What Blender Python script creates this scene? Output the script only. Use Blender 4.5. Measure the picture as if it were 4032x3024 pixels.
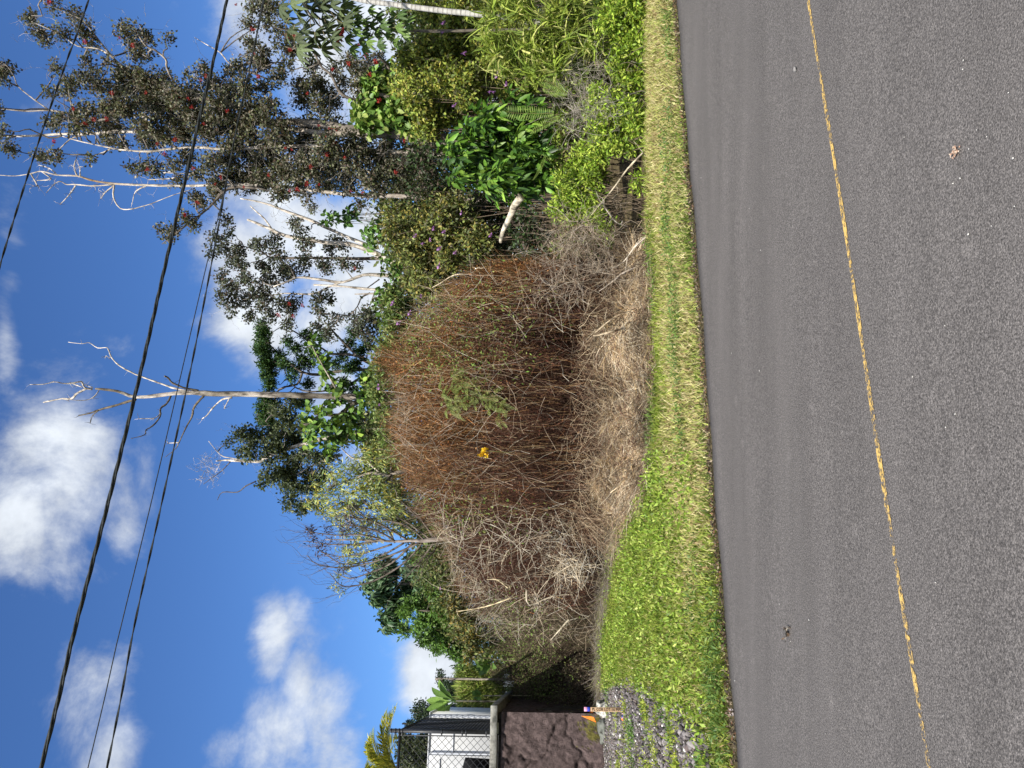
import bpy, math, random
import numpy as np
from mathutils import Vector, Matrix

for o in list(bpy.data.objects): bpy.data.objects.remove(o)
scene = bpy.context.scene
COL = scene.collection
R = np.random.RandomState(7)
random.seed(7)

# ------------------------------------------------------------------ camera
F_PX = 3000.0; HC = 1.6; PITCH = math.atan(119/3000.0)
# the phone was held on its side: picture right = down, picture up = right
cam_d = bpy.data.cameras.new('camera'); cam = bpy.data.objects.new('camera', cam_d); COL.objects.link(cam)
cam_d.sensor_fit = 'HORIZONTAL'; cam_d.sensor_width = 36.0; cam_d.lens = F_PX/4032*36.0
cam_d.clip_start = 0.1; cam_d.clip_end = 3000
FW = np.array([0, math.cos(PITCH), math.sin(PITCH)]); UP = np.array([0, -math.sin(PITCH), math.cos(PITCH)])
m = Matrix.Identity(4)
for i in range(3):
    m[i][0] = -UP[i]; m[i][1] = (1,0,0)[i]; m[i][2] = -FW[i]
m[2][3] = HC
cam.matrix_world = m
scene.camera = cam

# ------------------------------------------------------------------ light and sky
LDIR = np.array([0.30, 0.90, -1.0]); LDIR /= np.linalg.norm(LDIR)
SUN_EL = math.asin(-LDIR[2]); 
sun_d = bpy.data.lights.new('sun', 'SUN'); sun_d.energy = 5.0; sun_d.angle = math.radians(0.5); sun_d.color = (1.0, 0.95, 0.86)
sun = bpy.data.objects.new('sun', sun_d); COL.objects.link(sun)
sun.rotation_euler = Vector(LDIR).to_track_quat('-Z', 'Y').to_euler()
sun.location = (-5, -10, 20)
scene.view_settings.view_transform = 'Standard'; scene.view_settings.look = 'None'
scene.view_settings.exposure = 0.42; scene.view_settings.gamma = 1.0
try: scene.view_settings.use_curve_mapping = False
except Exception: pass
scene.render.engine = 'CYCLES'
scene.cycles.max_bounces = 4; scene.cycles.transparent_max_bounces = 6
scene.cycles.diffuse_bounces = 2; scene.cycles.glossy_bounces = 2

def pixdir(u, v):
    d = FW*F_PX + np.array([1.0,0,0])*(u-1512) + UP*(2016-v)
    return d/np.linalg.norm(d)
def at(u, v, y):
    """a point seen at upright pixel (u, v), y metres in front of the camera"""
    d = pixdir(u, v); k = y/d[1]
    return np.array([0,0,HC]) + d*k
def ground(u, v, z=0.0):
    d = pixdir(u, v); k = (z-HC)/d[2]
    return np.array([0,0,HC]) + d*k
def mpp(y): return y/F_PX

world = bpy.data.worlds.new('World'); scene.world = world; world.use_nodes = True
nt = world.node_tree; nt.nodes.clear()
def N(nt, t, **k):
    n = nt.nodes.new(t)
    for a, b in k.items():
        if a.startswith('i_'):
            n.inputs[int(a[2:]) if a[2:].isdigit() else a[2:]].default_value = b
        else: setattr(n, a, b)
    return n
def Lk(nt, a, b): nt.links.new(a, b)
def math_(nt, op, a, b=None, c=None, clamp=False):
    n = nt.nodes.new('ShaderNodeMath'); n.operation = op; n.use_clamp = clamp
    for i, x in enumerate((a, b, c)):
        if x is None: continue
        if isinstance(x, (int, float)): n.inputs[i].default_value = x
        else: nt.links.new(x, n.inputs[i])
    return n.outputs[0]
SKY_STRENGTH = 0.088
sky = N(nt, 'ShaderNodeTexSky', sky_type='NISHITA', sun_disc=False, sun_elevation=SUN_EL,
        sun_rotation=math.atan2(-LDIR[0], -LDIR[1]), air_density=1.0, dust_density=0.2, ozone_density=2.5, altitude=400)
tc = N(nt, 'ShaderNodeTexCoord'); sep = N(nt, 'ShaderNodeSeparateXYZ'); Lk(nt, tc.outputs['Generated'], sep.inputs[0])
az = math_(nt, 'ARCTAN2', sep.outputs[0], sep.outputs[1]); el = math_(nt, 'ARCSINE', sep.outputs[2])
nz1 = N(nt, 'ShaderNodeTexNoise', i_Scale=5.5, i_Detail=10.0, i_Roughness=0.62, i_Distortion=0.35)
nz2 = N(nt, 'ShaderNodeTexNoise', i_Scale=14.0, i_Detail=6.0, i_Roughness=0.6)
for q in (nz1, nz2): Lk(nt, tc.outputs['Generated'], q.inputs['Vector'])
# clouds: (u, v, radius u, radius v, weight)
CL = [(1000,80,360,160,1.0),(1080,300,360,200,1.05),(950,480,260,110,0.9),(1300,160,200,130,.55),(1200,560,300,60,.6),(700,60,300,120,.5),
      (250,330,260,150,.72),(60,420,180,110,.8),(420,250,150,70,.5),
      (40,1100,300,190,1.1),(160,1260,260,130,1.0),(330,1180,190,100,.95),(60,900,130,100,.8),(20,1350,160,90,.9),
      (520,1080,210,90,1.0),(640,1150,120,70,.8),(470,1010,130,60,.7),
      (380,1690,170,110,1.35),(300,1780,230,90,1.3),(500,1760,130,90,1.2),
      (1750,1020,200,170,1.25),(1980,1000,220,190,1.35),(2080,1250,230,260,1.4),(1800,1330,300,200,1.3),(1650,1230,160,180,1.0),(1480,1330,200,150,1.2),(1300,1480,200,160,1.1),(2250,1100,160,220,1.0),
      (2950,980,210,140,1.2),(2750,1280,240,160,1.1),(2600,1420,260,160,1.2),(2900,1550,250,150,1.1),(1850,1480,200,120,1.3),(1620,1450,160,110,1.1),(2120,1450,180,120,1.2),(2350,1250,200,160,.8),(1250,1250,140,110,.5),(2950,760,120,160,.35),(2900,880,240,90,.6),
      (1700,20,260,40,.6),(1900,40,90,50,.55),(2100,30,160,50,.4),(1620,480,100,60,.25),(260,2000,400,90,1.2),(1000,2000,900,120,1.1),(2400,1950,900,150,1.2),
      (650,1330,90,50,.35),(330,1440,90,40,.35)]
tot = None
for (cu, cv, ru, rv, w) in CL:
    d = pixdir(cu, cv); a0 = math.atan2(d[0], d[1]); e0 = math.asin(d[2])
    sa = F_PX/ru/ (1.0); se = F_PX/rv
    da = math_(nt, 'MULTIPLY', math_(nt, 'SUBTRACT', az, a0), sa); de = math_(nt, 'MULTIPLY', math_(nt, 'SUBTRACT', el, e0), se)
    r2 = math_(nt, 'ADD', math_(nt, 'MULTIPLY', da, da), math_(nt, 'MULTIPLY', de, de))
    g = math_(nt, 'MULTIPLY', math_(nt, 'EXPONENT', math_(nt, 'MULTIPLY', r2, -0.8)), w)
    tot = g if tot is None else math_(nt, 'MAXIMUM', tot, g)
# general broken cloud far outside the photographed patch of sky
out_m = math_(nt, 'MULTIPLY', math_(nt, 'SUBTRACT', math_(nt, 'ABSOLUTE', az), 0.75, clamp=True), 0.9, clamp=True)
tot = math_(nt, 'ADD', tot, out_m)
dens = math_(nt, 'ADD', math_(nt, 'MULTIPLY', tot, 0.95), math_(nt, 'MULTIPLY', math_(nt, 'SUBTRACT', nz1.outputs[0], 0.5), 2.6))
dens = math_(nt, 'ADD', dens, math_(nt, 'MULTIPLY', math_(nt, 'SUBTRACT', nz2.outputs[0], 0.5), 0.35))
mr = N(nt, 'ShaderNodeMapRange', interpolation_type='SMOOTHSTEP'); Lk(nt, dens, mr.inputs[0])
mr.inputs[1].default_value = 0.32; mr.inputs[2].default_value = 1.12
shade = N(nt, 'ShaderNodeMapRange'); Lk(nt, nz2.outputs[0], shade.inputs[0]); shade.inputs[1].default_value = .3; shade.inputs[2].default_value = .7; shade.inputs[3].default_value = 0.72; shade.inputs[4].default_value = 1.0
shade2 = N(nt, 'ShaderNodeMapRange'); Lk(nt, dens, shade2.inputs[0]); shade2.inputs[1].default_value = .5; shade2.inputs[2].default_value = 1.3; shade2.inputs[3].default_value = 0.78; shade2.inputs[4].default_value = 1.0
cb = math_(nt, 'MULTIPLY', shade.outputs[0], shade2.outputs[0])
ccol = N(nt, 'ShaderNodeVectorMath', operation='SCALE'); ccol.inputs[0].default_value = (0.70/SKY_STRENGTH, 0.75/SKY_STRENGTH, 0.82/SKY_STRENGTH)
Lk(nt, math_(nt, 'MULTIPLY', cb, 1.05), ccol.inputs['Scale'])
tint = N(nt, 'ShaderNodeVectorMath', operation='MULTIPLY'); tint.inputs[1].default_value = (0.62, 0.93, 1.36); Lk(nt, sky.outputs[0], tint.inputs[0])
mix = N(nt, 'ShaderNodeMix', data_type='RGBA'); Lk(nt, mr.outputs[0], mix.inputs[0]); Lk(nt, tint.outputs[0], mix.inputs[6]); Lk(nt, ccol.outputs[0], mix.inputs[7])
bg = N(nt, 'ShaderNodeBackground', i_Strength=SKY_STRENGTH); Lk(nt, mix.outputs[2], bg.inputs[0])
wo = N(nt, 'ShaderNodeOutputWorld'); Lk(nt, bg.outputs[0], wo.inputs[0])

# ------------------------------------------------------------------ materials
def new_mat(name):
    mt = bpy.data.materials.new(name); mt.use_nodes = True; t = mt.node_tree; t.nodes.clear()
    return mt, t, N(t, 'ShaderNodeOutputMaterial')
def leaf_mat(name, transl=0.3, rough=0.5, spec=0.3, warm=(1.15,1.1,0.7)):
    mt, t, out = new_mat(name)
    at_ = N(t, 'ShaderNodeAttribute', attribute_name='Col')
    geo = N(t, 'ShaderNodeTexCoord')
    nz = N(t, 'ShaderNodeTexNoise', i_Scale=30.0, i_Detail=1.0); Lk(t, geo.outputs['Object'], nz.inputs['Vector'])
    mrn = N(t, 'ShaderNodeMapRange'); Lk(t, nz.outputs[0], mrn.inputs[0]); mrn.inputs[1].default_value=.3; mrn.inputs[2].default_value=.7; mrn.inputs[3].default_value=.8; mrn.inputs[4].default_value=1.2
    sc = N(t, 'ShaderNodeVectorMath', operation='SCALE'); Lk(t, at_.outputs['Color'], sc.inputs[0]); Lk(t, mrn.outputs[0], sc.inputs['Scale'])
    b = N(t, 'ShaderNodeBsdfPrincipled'); Lk(t, sc.outputs[0], b.inputs['Base Color']); b.inputs['Roughness'].default_value = rough
    b.inputs['Specular IOR Level'].default_value = spec
    if transl > 0:
        tr = N(t, 'ShaderNodeBsdfTranslucent'); wm = N(t, 'ShaderNodeVectorMath', operation='MULTIPLY'); wm.inputs[1].default_value = warm
        Lk(t, sc.outputs[0], wm.inputs[0]); Lk(t, wm.outputs[0], tr.inputs[0])
        mx = N(t, 'ShaderNodeMixShader'); mx.inputs[0].default_value = transl
        Lk(t, b.outputs[0], mx.inputs[1]); Lk(t, tr.outputs[0], mx.inputs[2]); Lk(t, mx.outputs[0], out.inputs[0])
    else: Lk(t, b.outputs[0], out.inputs[0])
    return mt
def noisy(name, c1, c2, scale=8, detail=6, rough=0.9, bump=0.3, bscale=None, spec=0.2, c3=None, lo=.35, hi=.65, use_attr=False, bdist=0.02, stretch=None):
    mt, t, out = new_mat(name)
    tcn = N(t, 'ShaderNodeTexCoord'); src = tcn.outputs['Object']
    if stretch:
        mp = N(t, 'ShaderNodeMapping'); mp.inputs['Scale'].default_value = stretch; Lk(t, src, mp.inputs[0]); src = mp.outputs[0]
    nz = N(t, 'ShaderNodeTexNoise', i_Scale=float(scale), i_Detail=float(detail), i_Roughness=.6); Lk(t, src, nz.inputs['Vector'])
    cr = N(t, 'ShaderNodeValToRGB'); cr.color_ramp.elements[0].position = lo; cr.color_ramp.elements[1].position = hi
    cr.color_ramp.elements[0].color = (*c1, 1); cr.color_ramp.elements[1].color = (*c2, 1)
    if c3: e = cr.color_ramp.elements.new((lo+hi)/2); e.color = (*c3, 1)
    Lk(t, nz.outputs[0], cr.inputs[0]); colr = cr.outputs[0]
    if use_attr:
        at_ = N(t, 'ShaderNodeAttribute', attribute_name='Col'); mu = N(t, 'ShaderNodeVectorMath', operation='MULTIPLY')
        Lk(t, colr, mu.inputs[0]); Lk(t, at_.outputs['Color'], mu.inputs[1]); colr = mu.outputs[0]
    b = N(t, 'ShaderNodeBsdfPrincipled'); Lk(t, colr, b.inputs['Base Color']); b.inputs['Roughness'].default_value = rough; b.inputs['Specular IOR Level'].default_value = spec
    if bump:
        nb = N(t, 'ShaderNodeTexNoise', i_Scale=float(bscale or scale*4), i_Detail=5.0, i_Roughness=.65); Lk(t, src, nb.inputs['Vector'])
        bp = N(t, 'ShaderNodeBump', i_Strength=bump, i_Distance=bdist); Lk(t, nb.outputs[0], bp.inputs['Height']); Lk(t, bp.outputs[0], b.inputs['Normal'])
    Lk(t, b.outputs[0], out.inputs[0]); return mt

M_LEAF = leaf_mat('leaf', .30, .5, .3)
M_GLOSS = leaf_mat('glossy_leaf', .24, .42, .32)
M_GRASS = leaf_mat('grass_blade', .3, .6, .2)
M_DRY = leaf_mat('dry_leaf', .15, .8, .1, (1.2,1.0,.8))
M_TWIG = leaf_mat('twig_bark', 0, .85, .15)
M_FLOWER = leaf_mat('petal', .3, .6, .2, (1.1,.9,.9))
M_BARK = noisy('bark', (.22,.20,.18), (1.3,1.25,1.2), 11, 7, .95, .9, 40, c3=(.8,.77,.72), use_attr=True, stretch=(1,1,.35))
M_STONE = leaf_mat('loose_stone', 0, .9, .2)

# ------------------------------------------------------------------ geometry helpers
class Geo:
    def __init__(s): s.V=[]; s.Q=[]; s.T=[]; s.C=[]; s.n=0
    def add(s, V, F, C):
        V = np.asarray(V, float).reshape(-1,3); F = np.asarray(F, int)
        C = np.broadcast_to(np.asarray(C, float), (len(V),3))
        s.V.append(V); s.C.append(C)
        if F.size: (s.Q if F.shape[1]==4 else s.T).append(F+s.n)
        s.n += len(V)
    def faces(s, F, base):
        F = np.asarray(F, int); (s.Q if F.shape[1]==4 else s.T).append(F+base)
    def build(s, name, mat, parent=None, smooth=False, origin=None):
        V = np.concatenate(s.V) if s.V else np.zeros((0,3)); C = np.concatenate(s.C) if s.C else np.zeros((0,3))
        Q = np.concatenate(s.Q) if s.Q else np.zeros((0,4),int); T = np.concatenate(s.T) if s.T else np.zeros((0,3),int)
        if origin is None and parent is not None: origin = np.array(parent.location)
        if origin is not None: V = V-np.asarray(origin)
        me = bpy.data.meshes.new(name)
        nq, ntr = len(Q), len(T)
        me.vertices.add(len(V)); me.vertices.foreach_set('co', V.astype(np.float32).ravel())
        me.loops.add(nq*4+ntr*3); me.loops.foreach_set('vertex_index', np.concatenate([Q.ravel(), T.ravel()]).astype(np.int32))
        me.polygons.add(nq+ntr)
        st = np.concatenate([np.arange(nq)*4, nq*4+np.arange(ntr)*3]).astype(np.int32)
        me.polygons.foreach_set('loop_start', st)
        if smooth: me.polygons.foreach_set('use_smooth', np.ones(nq+ntr, bool))
        me.update(calc_edges=True)
        ca = me.color_attributes.new('Col', 'FLOAT_COLOR', 'POINT')
        ca.data.foreach_set('color', np.concatenate([C, np.ones((len(C),1))],1).astype(np.float32).ravel())
        me.materials.append(mat)
        o = bpy.data.objects.new(name, me); COL.objects.link(o)
        if parent is not None: o.parent = parent
        elif origin is not None: o.location = origin
        return o
def unit(a): return a/np.maximum(np.linalg.norm(a, axis=-1, keepdims=True), 1e-9)
def rdir(n, zb=0.0):
    a = R.normal(size=(n,3)); a[:,2] += zb; return unit(a)
def pal(n, cols, jit=.2, w=None):
    cols = np.array(cols); i = R.choice(len(cols), n, p=w)
    return cols[i]*(1+R.uniform(-jit, jit, (n,1)))
def leaves(g, P, D, Nn, L, W, C, fold=.15, wide=.45):
    n = len(P)
    if n == 0: return
    L = np.broadcast_to(L, n)[:,None]; W = np.broadcast_to(W, n)[:,None]
    S = unit(np.cross(D, Nn)); Nn = unit(np.cross(S, D))
    V = np.stack([P, P+D*L*wide+S*W/2+Nn*W*fold, P+D*L, P+D*L*wide-S*W/2+Nn*W*fold], 1).reshape(-1,3)
    g.add(V, np.arange(4*n).reshape(-1,4), np.repeat(C, 4, 0))
def bigleaves(g, P, D, Nn, L, W, C, droop=.25, fold=.25):
    n = len(P)
    if n == 0: return
    L = np.broadcast_to(L, n)[:,None]; W = np.broadcast_to(W, n)[:,None]
    S = unit(np.cross(D, Nn)); Nn = unit(np.cross(S, D)); Z = np.array([0,0,-1.0])
    def rib(t): return P+D*L*t+Z*(L*droop*t*t)
    def sd(t, w, s): return rib(t)+s*S*W*w/2+Nn*W*w*fold*.5
    V = np.stack([rib(0), rib(.35), rib(.7), rib(1), sd(.32,.95,1), sd(.7,.8,1), sd(.32,.95,-1), sd(.7,.8,-1)], 1).reshape(-1,3)
    b = np.arange(n)[:,None]*8
    C8 = np.repeat(C, 8, 0).copy(); 
    C8.reshape(n,8,3)[:,0:4] *= 1.25
    base = g.n; g.add(V, np.zeros((0,4),int), C8)
    g.faces((np.concatenate([b+[1,4,5,2], b+[1,2,7,6]])), base)
    g.faces((np.concatenate([b+[0,4,1], b+[2,5,3], b+[0,1,6], b+[2,3,7]])), base)
def twigs(g, P, D, L, r, C, nseg=3, bend=.3, taper=.4, gravity=0.0):
    """many thin three-sided stems at once"""
    n = len(P)
    if n == 0: return
    L = np.broadcast_to(L, n); r = np.broadcast_to(r, n)
    A = unit(np.cross(D, rdir(n))); B = unit(np.cross(D, A))
    pts = [P]; d = D.copy(); p = P.copy()
    for k in range(nseg):
        d = unit(d+R.normal(size=(n,3))*bend/nseg**.5+np.array([0,0,-gravity/nseg])); p = p+d*(L/nseg)[:,None]; pts.append(p)
    rings = []
    for k, q in enumerate(pts):
        rr = (r*(1-(1-taper)*k/nseg))[:,None]
        for s in range(3):
            an = s*2.0944; rings.append(q+(A*math.cos(an)+B*math.sin(an))*rr)
    V = np.stack(rings, 1); m_ = 3*(nseg+1)
    F = []
    b = np.arange(n)[:,None]*m_
    for k in range(nseg):
        for s in range(3):
            a0 = 3*k+s; a1 = 3*k+(s+1)%3; F.append(b+[a0, a1, a1+3, a0+3])
    g.add(V.reshape(-1,3), np.concatenate(F), np.repeat(C, m_, 0))
    return p
def smooth_path(pts, k=3):
    pts = np.asarray(pts, float); n = len(pts)
    if n < 3: return pts
    out = []
    for i in range(n-1):
        p0 = pts[max(i-1,0)]; p1 = pts[i]; p2 = pts[i+1]; p3 = pts[min(i+2,n-1)]
        for j in range(k):
            t = j/k; out.append(.5*((2*p1)+(-p0+p2)*t+(2*p0-5*p1+4*p2-p3)*t*t+(-p0+3*p1-3*p2+p3)*t**3))
    out.append(pts[-1]); return np.array(out)
def tube(g, pts, rad, C=(1,1,1), sides=6, rough=0.0, cap=True, smooth=3, cols=None):
    pts = smooth_path(pts, smooth) if smooth > 1 else np.asarray(pts, float)
    n = len(pts)
    rad = np.interp(np.linspace(0,1,n), np.linspace(0,1,len(rad)), rad) if not np.isscalar(rad) else np.full(n, rad)
    t = np.gradient(pts, axis=0); t = unit(t)
    a = np.cross(t[0], [0.3,0.2,1.0] if abs(t[0][2]) < .9 else [1.0,0,0]); a /= np.linalg.norm(a)
    V = np.zeros((n, sides, 3))
    for i in range(n):
        a = a-t[i]*np.dot(a, t[i]); a /= np.linalg.norm(a); b = np.cross(t[i], a)
        an = np.arange(sides)*2*math.pi/sides
        rr = rad[i]*(1+(R.uniform(-rough, rough, sides) if rough else 0))
        V[i] = pts[i]+np.outer(np.cos(an)*rr, a)+np.outer(np.sin(an)*rr, b)
    i = np.arange(n-1)[:,None]*sides; s = np.arange(sides)[None,:]; s1 = (s+1)%sides
    Fq = np.stack([i+s, i+s1, i+s1+sides, i+s+sides], -1).reshape(-1,4)
    base = g.n
    if cols is None: cc = np.broadcast_to(np.asarray(C,float), (n*sides,3))
    else: cc = np.repeat(np.array([np.interp(np.linspace(0,1,n), np.linspace(0,1,len(cols)), np.array(cols)[:,q]) for q in range(3)]).T, sides, 0)
    if rough: cc = cc*(1+R.uniform(-.25,.25,(len(cc),1)))
    g.add(V.reshape(-1,3), Fq, cc)
    if cap:
        g.faces(np.array([[base, base+k+1, base+k+2] for k in range(sides-2)]+[[base+(n-1)*sides, base+(n-1)*sides+k+2, base+(n-1)*sides+k+1] for k in range(sides-2)])[:, ::-1], base-base)
    return pts
def box(g, lo, hi, M=None, C=(1,1,1)):
    x0,y0,z0 = lo; x1,y1,z1 = hi
    V = np.array([[x0,y0,z0],[x1,y0,z0],[x1,y1,z0],[x0,y1,z0],[x0,y0,z1],[x1,y0,z1],[x1,y1,z1],[x0,y1,z1]], float)
    if M is not None: V = V@np.array(M).T
    g.add(V, [[0,3,2,1],[4,5,6,7],[0,1,5,4],[1,2,6,5],[2,3,7,6],[3,0,4,7]], C)
def bevel_box(g, c, size, axes, bev, C=(1,1,1)):
    """box with chamfered edges in a local frame (axes rows)"""
    hx, hy, hz = [s/2 for s in size]; V=[]; 
    import itertools
    bm_pts=[]
    for sx,sy,sz in itertools.product((-1,1),(-1,1),(-1,1)):
        bm_pts += [(sx*hx, sy*(hy-bev), sz*(hz-bev)), (sx*(hx-bev), sy*hy, sz*(hz-bev)), (sx*(hx-bev), sy*(hy-bev), sz*hz)]
    import bmesh
    b = bmesh.new(); vs=[b.verts.new(p) for p in bm_pts]; bmesh.ops.convex_hull(b, input=vs)
    b.verts.index_update(); b.faces.ensure_lookup_table()
    V = np.array([v.co[:] for v in b.verts])@np.array(axes)+np.asarray(c)
    base = g.n; g.add(V, np.zeros((0,4),int), C)
    for f in b.faces:
        ids=[v.index for v in f.verts]
        for k in range(1,len(ids)-1): g.T.append(np.array([[ids[0],ids[k],ids[k+1]]])+base)
    b.free()
def rock(g, c, rad, sub=2, amp=.25, C=(1,1,1), seed=0):
    import bmesh
    b = bmesh.new(); bmesh.ops.create_icosphere(b, subdivisions=sub, radius=1.0); b.verts.index_update()
    V = np.array([v.co[:] for v in b.verts]); T = np.array([[v.index for v in f.verts] for f in b.faces]); b.free()
    rs = np.random.RandomState(seed)
    for k in range(7):      # cut facets
        nrm = rs.normal(size=3); nrm /= np.linalg.norm(nrm); d = V@nrm; lim = rs.uniform(.55,.85)
        V = V-np.outer(np.maximum(d-lim, 0), nrm)
    ph = rs.uniform(0,6,(6,3)); 
    for k in range(6):
        fr = rs.uniform(2,7); V = V*(1+amp*.25*np.sin((V@rs.normal(size=3))*fr+ph[k,0]))[:,None]
    V = V*np.asarray(rad)+np.asarray(c)
    cc = np.asarray(C)*(1+rs.uniform(-.25,.25,(len(V),1)))
    g.add(V, T, cc)

# ------------------------------------------------------------------ object helpers
def tag(o, label=None, cat=None, group=None, kind=None):
    if label: o['label'] = label
    if cat: o['category'] = cat
    if group: o['group'] = group
    if kind: o['kind'] = kind
    return o
def thing(name, label, cat, loc, group=None, rz=0):
    o = bpy.data.objects.new(name, None); COL.objects.link(o); o.location = tuple(float(a) for a in loc); o.rotation_euler.z = rz
    o.empty_display_size = .2
    return tag(o, label, cat, group)
# crop windows used while measuring the photograph (x, y, scale)
CW = dict(A=(0,0,.60759), B=(1008,0,.60759), C=(2016,0,.60759), D=(1008,1008,.60759), E=(2016,1008,.60759), F=(1008,2016,.60759), G=(2016,2016,.60759), H=(0,1008,.60759), K=(0,2016,.60759), W=(1400,2500,.31585), X=(1900,2500,.31585), S=(2250,2640,.18083))
def uv(c, x, y):
    a = CW[c]; return 3024-(a[1]+y*a[2]), a[0]+x*a[2]
def pt(c, x, y, dep):
    u_, v_ = uv(c, x, y); return at(u_, v_, dep)
def line(c, pts, dep, dj=0.0):
    n = len(pts); o = []
    for i, p in enumerate(pts):
        cc = c
        if isinstance(p[0], str): cc = p[0]; p = p[1:]
        o.append(pt(cc, p[0], p[1], dep+dj*i/max(n-1,1)))
    return np.array(o)
def blobs(c, lst, dep, spread):
    o = []
    for (x, y, r) in lst:
        dd = dep+R.uniform(-1,1)*spread
        o.append((pt(c, x, y, dd), r*CW[c][2]*mpp(dd)))
    return o

# ------------------------------------------------------------------ directions of the road
DR = np.array([math.cos(math.radians(20)), math.sin(math.radians(20)), 0]); NR = np.array([-DR[1], DR[0], 0])
def ts(t, s, z=0.0): return DR*t+NR*s+np.array([0,0,z])

# ================================================================== SETTING
def ground_z(x, y):
    s = x*NR[0]+y*NR[1]; t = x*DR[0]+y*DR[1]
    k = np.clip((s-7.0)/.5, 0, 1)
    z = .03*k*(1+.6*np.sin(t*1.7+s)+.4*np.sin(t*4.1-s*2.3))
    return z
# ground sheet: fine near, wide far
g = Geo()
xs = np.concatenate([[-900,-300,-100,-60,-40], np.linspace(-30,30,121), [40,60,100,300,900]])
ys = np.concatenate([[-300,-60,-20], np.linspace(-5,45,101), [60,100,300,1500]])
XX, YY = np.meshgrid(xs, ys, indexing='ij'); ZZ = np.where((abs(XX)<31)&(YY>-6)&(YY<46), ground_z(XX,YY), 0)
sd = XX*NR[0]+YY*NR[1]
ZZ = np.where((sd<7.1)&(sd>-.4), -.01, ZZ)
nx, ny = XX.shape; idx = np.arange(nx*ny).reshape(nx,ny)
g.add(np.stack([XX,YY,ZZ],-1).reshape(-1,3), np.stack([idx[:-1,:-1],idx[1:,:-1],idx[1:,1:],idx[:-1,1:]],-1).reshape(-1,4), (1,1,1))
M_SOIL = noisy('soil', (.05,.035,.022), (.16,.12,.07), 3, 8, .95, .6, 30, c3=(.09,.075,.035))
tag(g.build('ground', M_SOIL, smooth=True), kind='structure')

# road
def asphalt():
    mt, t, out = new_mat('asphalt')
    tcn = N(t, 'ShaderNodeTexCoord'); src = tcn.outputs['Object']
    vo = N(t, 'ShaderNodeTexVoronoi', i_Scale=190.0); Lk(t, src, vo.inputs['Vector'])
    n1 = N(t, 'ShaderNodeTexNoise', i_Scale=130.0, i_Detail=4.0, i_Roughness=.7); Lk(t, src, n1.inputs['Vector'])
    mp = N(t, 'ShaderNodeMapping'); mp.inputs['Scale'].default_value = (.25, 1.4, 1); mp.inputs['Rotation'].default_value = (0,0,-math.radians(20)); Lk(t, src, mp.inputs[0])
    n2 = N(t, 'ShaderNodeTexNoise', i_Scale=1.6, i_Detail=5.0, i_Roughness=.6); Lk(t, mp.outputs[0], n2.inputs['Vector'])
    n3 = N(t, 'ShaderNodeTexNoise', i_Scale=5.0, i_Detail=4.0, i_Roughness=.6); Lk(t, src, n3.inputs['Vector'])
    cr = N(t, 'ShaderNodeValToRGB'); cr.color_ramp.elements[0].position=.34; cr.color_ramp.elements[1].position=.68
    cr.color_ramp.elements[0].color=(.044,.040,.037,1); cr.color_ramp.elements[1].color=(.245,.224,.207,1)
    e = cr.color_ramp.elements.new(.5); e.color=(.117,.107,.100,1)
    Lk(t, n1.outputs[0], cr.inputs[0])
    # stones of the aggregate
    cv = N(t, 'ShaderNodeValToRGB'); cv.color_ramp.elements[0].position=0; cv.color_ramp.elements[1].position=1
    cv.color_ramp.elements[0].color=(.74,.74,.74,1); cv.color_ramp.elements[1].color=(1.26,1.26,1.26,1)
    wn = N(t, 'ShaderNodeSeparateColor'); Lk(t, vo.outputs['Color'], wn.inputs[0]); Lk(t, wn.outputs[0], cv.inputs[0])
    mu = N(t, 'ShaderNodeVectorMath', operation='MULTIPLY'); Lk(t, cr.outputs[0], mu.inputs[0]); Lk(t, cv.outputs[0], mu.inputs[1])
    a = N(t, 'ShaderNodeMapRange'); Lk(t, n2.outputs[0], a.inputs[0]); a.inputs[1].default_value=.3; a.inputs[2].default_value=.7; a.inputs[3].default_value=.88; a.inputs[4].default_value=1.14
    b3 = N(t, 'ShaderNodeMapRange'); Lk(t, n3.outputs[0], b3.inputs[0]); b3.inputs[1].default_value=.62; b3.inputs[2].default_value=.76; b3.inputs[3].default_value=1.0; b3.inputs[4].default_value=1.3
    sc = N(t, 'ShaderNodeVectorMath', operation='SCALE'); Lk(t, mu.outputs[0], sc.inputs[0]); Lk(t, math_(t,'MULTIPLY',a.outputs[0],b3.outputs[0]), sc.inputs['Scale'])
    b = N(t, 'ShaderNodeBsdfPrincipled'); Lk(t, sc.outputs[0], b.inputs['Base Color']); b.inputs['Roughness'].default_value=.8; b.inputs['Specular IOR Level'].default_value=.25
    bp = N(t, 'ShaderNodeBump', i_Strength=.45, i_Distance=.005); hh = math_(t,'ADD', math_(t,'MULTIPLY', vo.outputs['Distance'], -1.0), n1.outputs[0]); Lk(t, hh, bp.inputs['Height']); Lk(t, bp.outputs[0], b.inputs['Normal'])
    Lk(t, b.outputs[0], out.inputs[0]); return mt
M_ASPH = asphalt()
g = Geo()
tt = np.concatenate([[-400,-100,-30], np.arange(-12,26,.12), [40,100,400]])
edge = 7.0+.035*np.sin(tt*1.3)+.02*np.sin(tt*5.1+1)+R.uniform(-.018,.018,len(tt))
rows = [np.full_like(tt,-.2), np.full_like(tt,3.5), edge-.25, edge, edge+.02]
zs = [0.012, .03, .012, .006, -.04]
V = np.stack([np.array([ts(a, s_, z_) for a, s_ in zip(tt, r_)]) for r_, z_ in zip(rows, zs)], 1)
n_ = len(tt); b_ = np.arange(n_-1)[:,None]*5; F = np.concatenate([b_+[k,k+5,k+6,k+1] for k in range(4)])
g.add(V.reshape(-1,3), F, (1,1,1)); tag(g.build('road', M_ASPH), kind='structure')
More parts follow.
